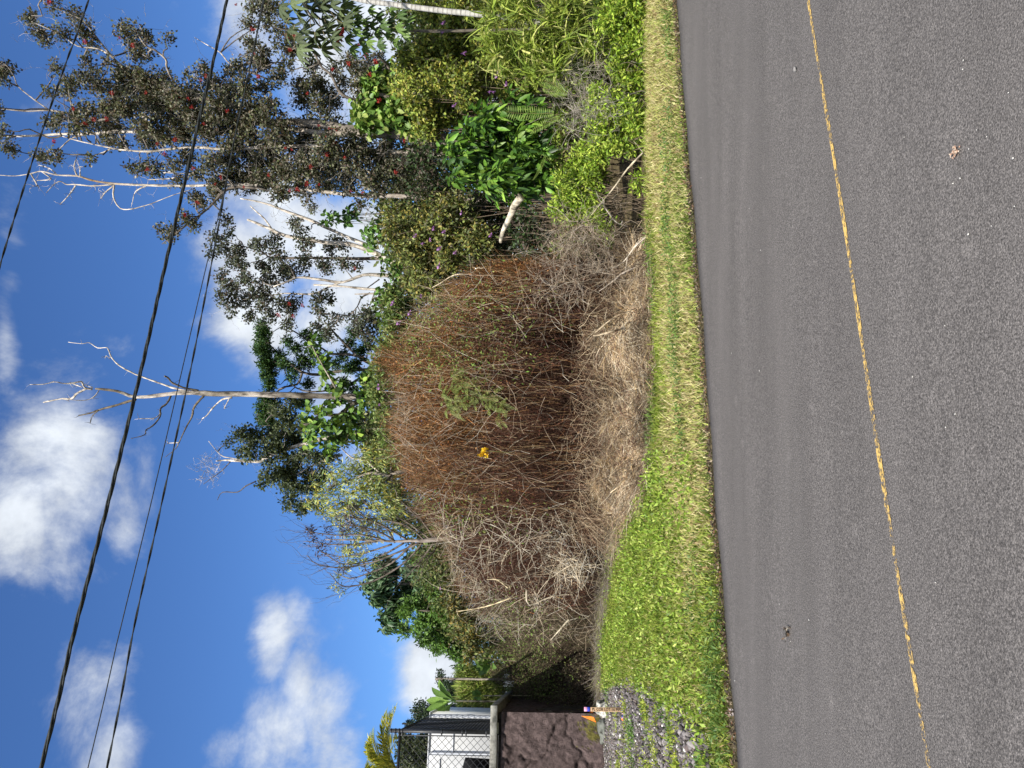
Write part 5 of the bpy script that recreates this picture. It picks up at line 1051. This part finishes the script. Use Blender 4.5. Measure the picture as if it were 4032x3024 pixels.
g=Geo(); lbox(g, lp+fw*.03+np.array([0,0,.055]), (w_-.05,.03,.06)); g.build('solar_panel', M_PANEL, root)
g=Geo(); rock(g, lp+fw*.052+np.array([0,0,-.035]), (.018,.018,.018), 2, 0); o = g.build('sensor', M_BLACK, root); o.parent = lens

# chain link fence
M_FENCE = noisy('black_fence', (.02,.021,.024), (.045,.047,.052), 30, 2, .45, 0, spec=.4)
root = thing('chain_link_fence', 'black chain link fence with thick corner post standing on the rock wall', 'fence', O)
b0 = .18; ap = (at(140,1930,YW)-O)@DR; pc = wp(0,0,0)
# where the corner post stands
dd = pixdir(140,1933); kx = ((O-np.array([0,0,HC]))@NR+b0)/(dd@NR); ppost = np.array([0,0,HC])+dd*kx; ap = (ppost-O)@DR
zr = at(140,1575,ppost[1])[2]; zp = at(140,1542,ppost[1])[2]
r_ = 8*mpp(ppost[1])
g = Geo(); tube(g, [wp(ap,b0,ztop), wp(ap,b0,zp)], r_, sides=14, smooth=1); tube(g,[wp(ap,b0,zp),wp(ap,b0,zp+.03),wp(ap,b0,zp+.06)],[r_*1.15,r_*.9,r_*.2],sides=14,smooth=1); cpost = g.build('corner_post', M_FENCE, root, smooth=False)
for zz in (zp-.12, zp-.22, zp-.30, ztop+.1, ztop+.72, ztop+1.25, ztop+.62):
    g = Geo(); tube(g, [wp(ap,b0,zz), wp(ap,b0,zz+.035)], r_*1.16, sides=14, smooth=1); box_c = wp(ap-r_*1.3,b0-r_*.9,zz+.017); lbox(g, box_c, (.09,.02,.035),.003); o = g.build('tension_band', M_FENCE, root); o.parent = cpost
g = Geo(); tube(g,[wp(ap-4.5,b0,zr),wp(ap,b0,zr)], .035, sides=8, smooth=1); tube(g,[wp(ap,b0,zr),wp(ap,13.5,zr)], .035, sides=8, smooth=1); g.build('top_rail', M_FENCE, root)
g = Geo(); tube(g,[wp(ap-.10,b0-.02,ztop+.03),wp(ap-.10,b0-.02,zr)], .014, sides=6, smooth=1); g.build('tension_bar', M_FENCE, root)
for bb in (3.5, 6.5, 9.5, 12.5):
    g = Geo(); tube(g,[wp(ap,bb,ztop),wp(ap,bb,zr)], .03, sides=8, smooth=1); g.build('post', M_FENCE, root)
g = Geo(); tube(g,[wp(ap-3,b0,ztop),wp(ap-3,b0,zr)], .03, sides=8, smooth=1); g.build('post', M_FENCE, root)
dm = 28*mpp(ppost[1]); H_ = zr-ztop-.03
def diamonds(g, p0, along, length, z0, H, cell, wr, off=None):
    sgs=[]
    nrow=int(H/(cell/2)); ncol=int(length/(cell/2))
    st=[];dr=[];Ls=[]
    for i in range(-nrow, ncol+1, 2):
        for sgn in (1,-1):
            a_s = i*cell/2 if sgn==1 else (i+nrow)*cell/2; a_e = a_s+sgn*nrow*cell/2
            p=[a_s,0.0]; q=[a_e,nrow*cell/2]
            t0,t1=0,1
            lo=(0-a_s)/(a_e-a_s); hi=(length-a_s)/(a_e-a_s); t0=max(0,min(lo,hi)); t1=min(1,max(lo,hi))
            if t1-t0<.01: continue
            A=p0+along*(a_s+(a_e-a_s)*t0)+np.array([0,0,z0+t0*nrow*cell/2]); B=p0+along*(a_s+(a_e-a_s)*t1)+np.array([0,0,z0+t1*nrow*cell/2])
            st.append(A); dr.append(B-A)
    st=np.array(st); dr=np.array(dr); L=np.linalg.norm(dr,axis=1)
    twigs(g, st, unit(dr), L, wr, np.ones((len(st),3)), nseg=1, bend=0, taper=1)
g = Geo(); diamonds(g, wp(ap-4.5,b0-.02,0), DR, 4.4, ztop+.02, H_, dm, .0062); g.build('wire_mesh', M_FENCE, root)
g = Geo(); diamonds(g, wp(ap,b0+.1,0), NR, 13, ztop+.02, H_, dm, .0105); g.build('wire_mesh', M_FENCE, root)

# white building behind the fence
M_WHITE = noisy('white_siding', (.80,.80,.79), (.86,.86,.85), 2, 3, .6, .05, 30)
M_GREY = noisy('grey_trim', (.34,.36,.40), (.42,.44,.48), 4, 2, .5, 0)
yb = 25.0
def gp(u_, v_, b):   # point on a plane parallel to the road, b metres behind the wall front
    d = pixdir(u_,v_); kx = ((O-np.array([0,0,HC]))@NR+b)/(d@NR); return np.array([0,0,HC])+d*kx
pR = gp(212,1698,5.0); zt_ = pR[2]; aR=(pR-O)@DR
root = thing('white_building', 'plain white walled building with thin grey seams behind the chain link fence', 'building', wp(aR-4,8,0))
def bld(g, a0,a1,b0_,b1_,z0,z1,C=(1,1,1)):
    Vb=np.array([wp(a,b,z) for z in (z0,z1) for a,b in ((a0,b0_),(a1,b0_),(a1,b1_),(a0,b1_))]); g.add(Vb,[[0,3,2,1],[4,5,6,7],[0,1,5,4],[1,2,6,5],[2,3,7,6],[3,0,4,7]],C)
g=Geo(); bld(g,aR-12,aR,5.0,9.0,0,zt_); g.build('wall', M_WHITE, root)
a2=(gp(46,1684,4.6)-O)@DR; z2=gp(46,1684,4.6)[2]
g=Geo(); bld(g,a2-8,a2,4.90,4.99,0,z2); g.build('wall', M_WHITE, root)
g=Geo(); bld(g,aR-12,aR+.06,4.97,9.1,zt_+.002,zt_+.06); g.build('roof', M_WHITE, root)
aa=(gp(128,1800,4.95)-O)@DR
for (a_,w2) in ((a2+.05,.03),(aR-.05,.04)):
    g=Geo(); bld(g,a_-w2,a_+w2,4.93,4.995,0,zt_-.02); g.build('trim', M_GREY, root)
for zz in (zt_-.75,):
    g=Geo(); bld(g,a2+.1,aR-.12,4.975,4.998,zz,zz+.03); g.build('seam', M_GREY, root)
zz=gp(20,1725,4.5)[2]; g=Geo(); bld(g,a2-7,a2-.1,4.885,4.898,zz-.03,zz); g.build('seam', M_GREY, root)
# tilted black panel behind the fence
root = thing('tilted_dark_panel', 'dark rectangular panel tilted behind the fence at the lower left', 'panel', gp(15,1960,2.0))
q=[gp(43,1835,2.0),gp(-70,1800,2.0),gp(-70,1940,2.4),gp(36,1935,2.4),gp(30,1890,2.2)]
P4=np.array([q[0],q[1],q[2],q[3]]); nrm=unit(np.cross(P4[1]-P4[0],P4[3]-P4[0])[None])[0]*.04; P4[0]=gp(42,1832,2.0)
g=Geo(); g.add(np.concatenate([P4,P4+nrm]),[[0,1,2,3],[7,6,5,4],[0,4,5,1],[1,5,6,2],[2,6,7,3],[3,7,4,0]],(1,1,1)); g.build('panel_face', M_BLACK, root)
g=Geo(); bm_=(P4[3]+P4[2])/2; tube(g,[bm_,np.array([bm_[0],bm_[1],0])],.04,sides=6,smooth=1); g.build('post', M_FENCE, root)

# palm behind
def palm(name, label, c, trunk_r, nf, L, cols, seed=1, droopf=1.0, extra=None):
    root = thing(name, label, 'palm tree', (c[0],c[1],0)); g=Geo(); tube(g,[np.array([c[0],c[1],0]),np.array([c[0]+.1,c[1],c[2]*.5]),c],[trunk_r*1.3,trunk_r,trunk_r*.9],C=(.4,.36,.3),sides=8,rough=.05); g.build('trunk',M_BARK,root,smooth=True)
    rs=np.random.RandomState(seed); specs=[(2*math.pi*i/nf+rs.uniform(-.2,.2), rs.uniform(.5,1.2)) for i in range(nf)]
    if extra: specs=extra+specs
    for az_,el_ in specs:
        g=Geo(); h=np.array([math.cos(az_),math.sin(az_),0]); P=[]; 
        for k_ in range(16):
            t=k_/15; P.append(c+h*L*(math.cos(el_)*t+.18*t*t)+np.array([0,0,L*(math.sin(el_)*t-.62*droopf*t*t)]))
        P=np.array(P); P=smooth_path(P,3); n=len(P); tg=unit(np.gradient(P,axis=0)); tube(g,P,[.025,.006],C=(.42,.42,.14),sides=4,smooth=1,cap=False)
        sdv=unit(np.cross(tg,[0,0,1.0])); prof=(np.sin(np.linspace(.35,2.9,n))**.6)*L*.36
        for s in (-1,1):
            D=unit(sdv*s*.8+tg*.65+np.array([0,0,.35])+rs.normal(size=(n,3))*.08); bigleaves(g,P,D,np.cross(D,tg)*s+0*P,prof,np.full(n,.06),pal(n,cols,.2),droop=.2,fold=.2)
        g.build('frond',M_LEAF,root)
    return root
palm('palm', 'yellow green feather palm rising behind the chain link fence', at(0,1560,30.5), .11, 8, 2.3, [(.26,.31,.05),(.46,.46,.08),(.62,.58,.12)], 2, .8, extra=[(0.0,1.25),(.1,.75),(2.6,1.3),(-.35,1.0)])

# trees behind house
def simple_tree(name, label, dep, cset, bl, fol, c0=None):
    B_=blobs(cset, bl, dep, .5); c=np.mean([b[0] for b in B_],0); top=max(b[0][2] for b in B_)
    limbs=[(np.array([[c[0],c[1],0],[c[0]+.05,c[1],c[2]*.5],[c[0],c[1],c[2]],[c[0],c[1],top]]), np.array([.06,.05,.04,.02]), (.3,.27,.24))]
    return make_tree(name,label,'tree',dep,limbs,B_,fol,bark=DARK)[0]
simple_tree('dark_tree','dark shaded tree showing above the white building through the fence',28,'F',[(960,1480,40),(1010,1520,55),(1080,1500,55),(1060,1580,60),(980,1600,50),(1110,1560,50),(1100,1640,60),(1000,1660,50),(950,1550,35),(1120,1470,40)],dict(cpm=26,lpc=34,L=.13,W=.07,cols=[(.045,.065,.03),(.07,.09,.04),(.11,.12,.06)],cr=.22))
simple_tree('clipped_dark_tree','dense dark green block shaped tree right above the fence corner',30,'F',[(1060,1260,30),(1110,1250,30),(1060,1300,35),(1110,1300,35),(1060,1345,35),(1110,1345,30),(1040,1290,22)],dict(cpm=16,lpc=34,L=.11,W=.06,cols=[(.035,.06,.03),(.055,.085,.04)],cr=.22))
simple_tree('small_far_tree','small dark tree top peeking over the fence rail',31,'F',[(990,1365,12),(1000,1375,14),(985,1375,10)],dict(cpm=30,lpc=24,L=.10,W=.05,cols=[(.035,.06,.03)],cr=.14))
simple_tree('round_far_tree','dark roundish tree on a thin stem in the gap behind the big leaves',29,'F',[(1190,1095,22),(1210,1110,26),(1215,1085,20),(1230,1110,18),(1200,1060,14),(1190,1045,8)],dict(cpm=22,lpc=30,L=.10,W=.05,cols=[(.035,.06,.03),(.05,.08,.035)],cr=.16))
simple_tree('distant_tree','low dark tree line section in the gap beyond the reeds',34,'F',[(1250,1130,30),(1290,1110,28),(1290,1170,34),(1260,1190,30),(1310,1090,20),(1240,1160,24),(1220,1230,24),(1300,1200,28)],dict(cpm=16,lpc=30,L=.13,W=.07,cols=[(.05,.08,.035),(.08,.11,.045)],cr=.22))

# big paddle leaved plants
def paddle(name,label,hub,tips,base,Wd,cols,dep,stemr=.022):
    root=thing(name,label,'plant',(base[0],base[1],0)); g=Geo(); tube(g,[base,(base+hub)/2+[.03,0,0],hub],[stemr*1.2,stemr,stemr*.8],C=(.62,.56,.42),sides=6); g.build('stem',M_BARK,root,smooth=True)
    for tp in tips:
        g=Geo(); v=tp-hub; L=np.linalg.norm(v); D=unit(v[None]); n=8; P=[hub+v*t+np.array([0,0,.10*L*math.sin(t*math.pi)]) for t in np.linspace(0,1,n)]; P=np.array(P)
        tg=unit(np.gradient(P,axis=0)); nn=unit(np.array([[R.normal()*.3,-1,.5]]))[0]; S=unit(np.cross(tg,nn)); prof=np.array([.05,.06,.22,.7,1,.95,.6,.03])*Wd/2
        up_=np.cross(S,tg); V=np.concatenate([P+S*prof[:,None]+up_*prof[:,None]*.35,P,P-S*prof[:,None]+up_*prof[:,None]*.35]); i=np.arange(n-1)[:,None]
        c=pal(1,cols,.15); cc=np.repeat(c,3*n,0); cc[n:2*n]*=1.4
        g.add(V,np.concatenate([i+[0,1,n+1,n],i+[n,n+1,2*n+1,2*n]]),cc); g.build('leaf',M_GLOSS,root,smooth=True)
    return root
PC=[(.14,.24,.05),(.20,.32,.07),(.09,.16,.035)]
def pw(x,y,d): return pt('W',x,y,d)
hub=pw(1250,822,25.7); paddle('paddle_leaf_plant','plant with large upright paddle leaves on a bare pale stem by the wall corner',hub,[pw(1040,552,25.6),pw(950,650,25.4),pw(990,742,25.9),pw(878,815,25.5),pw(880,938,25.4),pw(975,1065,25.6),pw(1085,1030,25.9),pw(1130,700,26.0),pw(1010,860,26.1),pw(1060,640,26.1)],np.array([hub[0]-.05,25.7,0]),.27,PC,25.7,.03)
hub=pt('F',1530,965,27.0); paddle('paddle_leaf_plant','low cluster of paddle leaves with one orange leaf in the left brush',hub,[pt('F',1425,940,26.8),pt('F',1440,985,26.7),pt('F',1430,1030,26.9),pt('F',1490,1050,26.7),pt('F',1470,920,27.0),pt('F',1500,900,26.8),pt('F',1450,1060,27.0),pt('F',1560,1010,26.6),pt('F',1420,965,27.2)],np.array([hub[0],27.0,0]),.30,PC,27)
hub=pt('F',1470,1190,27.0); paddle('paddle_leaf_plant','small paddle leaf plant among the lime reeds by the wall',hub,[pt('F',1400,1160,27.0),pt('F',1410,1200,26.8),pt('F',1440,1230,27.0),pt('F',1430,1150,26.9)],np.array([hub[0],27.0,0]),.24,PC,27)
# reeds / lime grass by the wall corner
root=thing('lime_reeds','patch of tall lime green reeds in the gap beside the wall corner','grass',(*pt('F',1400,1100,30)[:2],0)); g=Geo()
n=9000; xs_=R.uniform(1325,1600,n); ys_=R.uniform(1000,1245,n); P=np.array([pt('F',a,b,30.5+R.uniform(-1.2,1.2)) for a,b in zip(xs_,ys_)]); D=rdir(n,1.2)
leaves(g,P,D,rdir(n),R.uniform(.22,.5,n),R.uniform(.03,.05,n),pal(n,[(.26,.36,.07),(.36,.44,.10),(.18,.26,.06),(.42,.40,.16)],.25),wide=.3); 
m_=500; P2=np.array([pt('F',a,b,30.5+R.uniform(-1,1)) for a,b in zip(R.uniform(1330,1500,m_),R.uniform(1000,1245,m_))]); L=P2[:,2].copy(); P2[:,2]=0; twigs(g,P2,unit(rdir(m_)*.04+[0,0,1.0]),L,.008,pal(m_,[(.3,.33,.12)],.2),nseg=3,bend=.05); g.build('blades',M_GRASS,root)

# rocks at the foot of the wall
M_LROCK = noisy('lichen_rock', (.07,.065,.06), (.62,.60,.54), 9, 7, .95, .8, 30, c3=(.34,.33,.29), lo=.38, hi=.58)
M_GROCK = noisy('grey_rock', (.10,.105,.09), (.26,.27,.24), 5, 7, .95, .9, 22)
a_=ground(240,2395); g=Geo(); rock(g,(0,0,.10),(.27,.2,.20),3,.3,seed=4); o=g.build('boulder',M_LROCK); o.location=tuple(a_); tag(o,'rounded boulder blotched with white lichen directly behind the survey stake','rock')
for i,(u_,v_,r_,lab) in enumerate([(172,2390,(.2,.2,.16),'jagged grey green rock just left of the white blotched boulder'),(135,2386,(.22,.2,.15),'grey green rock further left along the foot of the wall'),(60,2380,(.22,.15,.09),'low flat grey rock at the wall foot near the left edge')]):
    a_=ground(u_,v_); g=Geo(); rock(g,(0,0,r_[2]*.5),r_,3,.5,seed=20+i); o=g.build('rock',M_GROCK); o.location=tuple(a_); tag(o,lab,'rock')

# survey stake with writing
base=ground(229,2469); yS=base[1]; kS=mpp(yS); topz=at(229,2300,yS)[2]
root=thing('survey_stake','wooden survey stake with handwritten lettering and a pink and blue painted top','stake',base)
M_WOOD=noisy('stake_wood',(.36,.23,.13),(.62,.44,.27),6,5,.8,.2,40,stretch=(1,1,.1)); wS=15.5*kS
g=Geo(); lbox(g,base+np.array([0,0,(topz-.12-.1)/2]),(wS,.03,topz-.12+.1),.003); g.build('shaft',M_WOOD,root)
M_PINK=noisy('pink_paint',(.80,.32,.50),(.88,.45,.60),20,2,.7,0); M_BLUE=noisy('blue_paint',(.03,.06,.45),(.05,.09,.6),20,2,.6,0); M_ORANGE=noisy('orange_fabric',(.95,.22,.03),(1.0,.30,.05),10,2,.8,.0)
g=Geo(); lbox(g,base+np.array([0,0,topz-.087]),(wS*1.02,.032,.052),.003); g.build('blue_band',M_BLUE,root)
g=Geo(); lbox(g,base+np.array([0,0,topz-.03]),(wS*1.02,.032,.06),.003); g.build('pink_band',M_PINK,root)
M_INK=noisy('marker_ink',(.02,.015,.012),(.04,.03,.025),20,2,.7,0)
tcv=bpy.data.curves.new('lettering','FONT'); tcv.body='PL COR LOT-16 PIPE'; tcv.size=wS*.95; tcv.offset=.0012; tcv.extrude=.001; tcv.space_character=1.08
to=bpy.data.objects.new('lettering_tmp',tcv); COL.objects.link(to); bpy.context.view_layer.update()
dg=bpy.context.evaluated_depsgraph_get(); me=bpy.data.meshes.new_from_object(to.evaluated_get(dg)); COL.objects.unlink(to); bpy.data.objects.remove(to)
co=np.array([v.co[:] for v in me.vertices]); Lx=co[:,0].max()-co[:,0].min(); want=115*kS; sx=want/Lx
for v in me.vertices: v.co.x=(v.co.x-co[:,0].min())*sx
me.materials.clear(); me.materials.append(M_INK); lo_=bpy.data.objects.new('lettering',me); COL.objects.link(lo_); lo_.parent=root
# reads downwards: text x -> -z, text y -> along the road
mm=Matrix.Identity(4)
for i in range(3): mm[i][0]=(0,0,-1)[i]; mm[i][1]=DR[i]; mm[i][2]=-NR[i]
off=-NR*.0175+DR*(-wS*.33); mm[0][3],mm[1][3],mm[2][3]=off[0],off[1],topz-base[2]-.15
lo_.matrix_local=mm
# ribbons at its foot
for i,(c_,dx) in enumerate(((M_PINK,.10),(M_BLUE,.05),(M_ORANGE,.16))):
    g=Geo(); p=base-DR*(.03+dx)+NR*-.05; n=9; Pp_=np.array([p+DR*(.12*t-.05)+np.array([0,0,.03+.06*abs(math.sin(t*4+i))])-NR*.05*math.sin(t*5+i) for t in np.linspace(0,1,n)])
    V=np.concatenate([Pp_,Pp_+np.array([0,0,.028])+NR*.012]); ii=np.arange(n-1)[:,None]; g.add(V,ii+[0,1,n+1,n],(1,1,1)); o=g.build('survey_ribbon',c_,origin=p); tag(o,['crumpled pink','crumpled blue','crumpled orange'][i]+' marking ribbon on the gravel at the foot of the survey stake','ribbon')
# two pin flags
def pin_flag(label, basep, poly, dep):
    root=thing('marker_flag',label,'flag',basep,'orange marker flags'); P=np.array([at(u_,v_,dep) for u_,v_ in poly]); 
    P[1]+=[0,-.05,0]; g=Geo(); g.add(np.concatenate([P,P+np.array([0,.006,0])]),[[0,1,2],[0,2,3],[4,6,5],[4,7,6]],(1,1,1)); g.build('cloth',M_ORANGE,root)
    g=Geo(); tube(g,[basep,P[2]*.5+basep*.5+[.02,0,0],P[0]],.006,C=(.5,.5,.5),sides=5); g.build('wire',M_TWIG,root)
pin_flag('larger bright orange folded flag leaning beside the survey stake',ground(196,2372),[(205,2288),(207,2325),(200,2338),(179,2347)],17.6)
pin_flag('smaller dull orange flag half hidden behind the survey stake',ground(215,2372),[(226,2309),(220,2330),(218,2335),(224,2336)],17.4)

# ================================================================== CABLES
M_CABLE=noisy('cable',(.02,.024,.024),(.05,.055,.055),20,2,.6,0)
def cable(label, pts, r, strands, pitch, name='overhead_cable'):
    """pts: (u, v, s) with s = distance across the road of the cable line"""
    W3=[]
    for (u_,v_,s_) in pts:
        d=pixdir(u_,v_); kx=s_/(d@NR); W3.append(np.array([0,0,HC])+d*kx)
    W3=np.array(W3); d0=unit((W3[0]-W3[1])[None])[0]; d1=unit((W3[-1]-W3[-2])[None])[0]
    W3=np.concatenate([[W3[0]+d0*14+[0,0,.6]],[W3[0]+d0*5+[0,0,.1]],W3,[W3[-1]+d1*5+[0,0,.1]],[W3[-1]+d1*14+[0,0,.6]]])
    P=smooth_path(W3,24); arc=np.r_[0,np.cumsum(np.linalg.norm(np.diff(P,axis=0),axis=1))]
    m_=int(arc[-1]/(pitch/10 if strands>1 else .5)); tt_=np.linspace(0,arc[-1],m_); Q=np.stack([np.interp(tt_,arc,P[:,i]) for i in range(3)],1)
    tg=unit(np.gradient(Q,axis=0)); sdv=unit(np.cross(tg,[0,0,1.0])); upv=np.cross(sdv,tg); g=Geo()
    for k_ in range(strands):
        rr=r if strands==1 else r*(.52 if strands==3 else .5); an=tt_/pitch*2*math.pi+k_*2*math.pi/strands
        C_=Q if strands==1 else Q+sdv*(np.cos(an)*r*.5)[:,None]+upv*(np.sin(an)*r*.5)[:,None]
        tube(g,C_,rr,sides=6,smooth=1)
    tag(g.build(name,M_CABLE,smooth=True),label,'cable','overhead cables')
def H2(x,y): return uv('H',x,y)
cable('thickest twisted black overhead cable crossing the whole sky',[(0,161,8.0),(*uv('K',470,820),8.0),(*uv('K',670,60),8.0),(*uv('H',900,800),8.0),(*uv('H',1085,0),8.0),(*uv('A',1300,740),8.0),(3024,893,8.0)],8.2*mpp(8.5),3,.9)
cable('thinner twisted black cable just below the thickest one',[(0,421,8.6),(*uv('K',870,740),8.6),(*uv('K',1035,0),8.6),(*uv('H',1230,760),8.6),(*uv('H',1380,0),8.6),(*uv('A',1520,900),8.6),(3024,1039,8.6)],4.4*mpp(9),2,.7)
cable('very thin blue grey wire between the two lower cables',[(0,346,8.9),(*uv('K',750,880),8.9),(*uv('K',965,0),8.9),(*uv('H',1170,780),8.9),(*uv('H',1345,30),8.9),(*uv('A',1440,1300),8.9),(2500,930,8.9),(3024,1035,8.9)],2.0*mpp(9),1,1)
cable('uppermost black cable cutting across the top right corner',[(1700,-80,7.2),(*uv('A',20,1650),7.2),(*uv('A',240,950),7.2),(*uv('A',430,400),7.2),(3024,349,7.2)],4.2*mpp(9),2,.5)

# ================================================================== BITS ON THE ROAD
g=Geo()
for (x,y,r_) in [(3000+1305*.6078,390*.6078,.006),(3790,273,.005),(3560,540,.004),(3513,630,.004),(3780,702,.006),(3752,722,.005),(3812,922,.006),(3845,512,.004),(3885,538,.004),(3988,623,.006),(3814,587,.004),(3970,365,.004),(3903,890,.004),(3994,812,.005),(3593,1483,.006),(3720,1282,.004),(3723,1682,.005),(3185,2441,.006),(3683,2293,.005),(3250,2889,.004),(3760,1630,.006),(3068,2378,.006),(3112,2525,.005),(3130,274,.005),(2995,985,.006),(2760,700,.006),(2893,2680,.008),(2890,2900,.008),(2990,1460,.008),(2880,1390,.006),(2950,820,.006)]:
    c=ground(3024-y,x,.03); rock(g,c,(r_*.8,r_*1.1,r_*.5),1,.3,C=(.5,.48,.44),seed=int(x))
tag(g.build('road_grit',M_STONE),'scattered pale grit and tiny stones on the asphalt','grit',kind='stuff')
# flattened tan leaf
c=ground(3024-595,3762,.034); g=Geo(); m_=60; P=c+np.c_[R.normal(size=(m_,2))*[.009,.013],R.uniform(0,.006,m_)]; leaves(g,P,rdir(m_)*[1,1,.2],rdir(m_,3),.012,.007,pal(m_,[(.62,.42,.30),(.50,.30,.20),(.72,.58,.45)],.2)); tag(g.build('crushed_leaf',M_DRY),'crushed tan leaf lying on the asphalt at the lower right','leaf')
c=ground(3024-2488,3103,.03); g=Geo(); m_=30; P=c+np.c_[R.normal(size=(m_,2))*[.018,.012],R.uniform(0,.02,m_)]; leaves(g,P,rdir(m_),rdir(m_,1),.03,.012,pal(m_,[(.05,.04,.03),(.18,.12,.08),(.3,.27,.22)],.2)); tag(g.build('leaf_scrap',M_DRY),'small dark curled scrap of leaf on the asphalt at the left','leaf')
c=ground(3024-275,3135,.03); g=Geo(); rock(g,c+[0,0,.008],(.02,.02,.012),2,.4,C=(.2,.19,.18),seed=3); tag(g.build('pebble',M_STONE),'single dark pebble on the asphalt at the right of the yellow line','stone')
# survey paint mark on the asphalt edge
pm=[ground(3024-y,x) for x,y in [(2876,2790),(2894,2792),(2896,2820),(2880,2822)]]; g=Geo(); pm=np.array(pm); pm[:,2]=.017; g.add(pm,[[0,1,2,3]],(1,1,1)); tag(g.build('painted_marking',worn_paint('white_pink_paint',(.85,.75,.72),.42,.5,60)),kind='structure')
print('objects', len(bpy.data.objects), 'verts', sum(len(m_.vertices) for m_ in bpy.data.meshes))
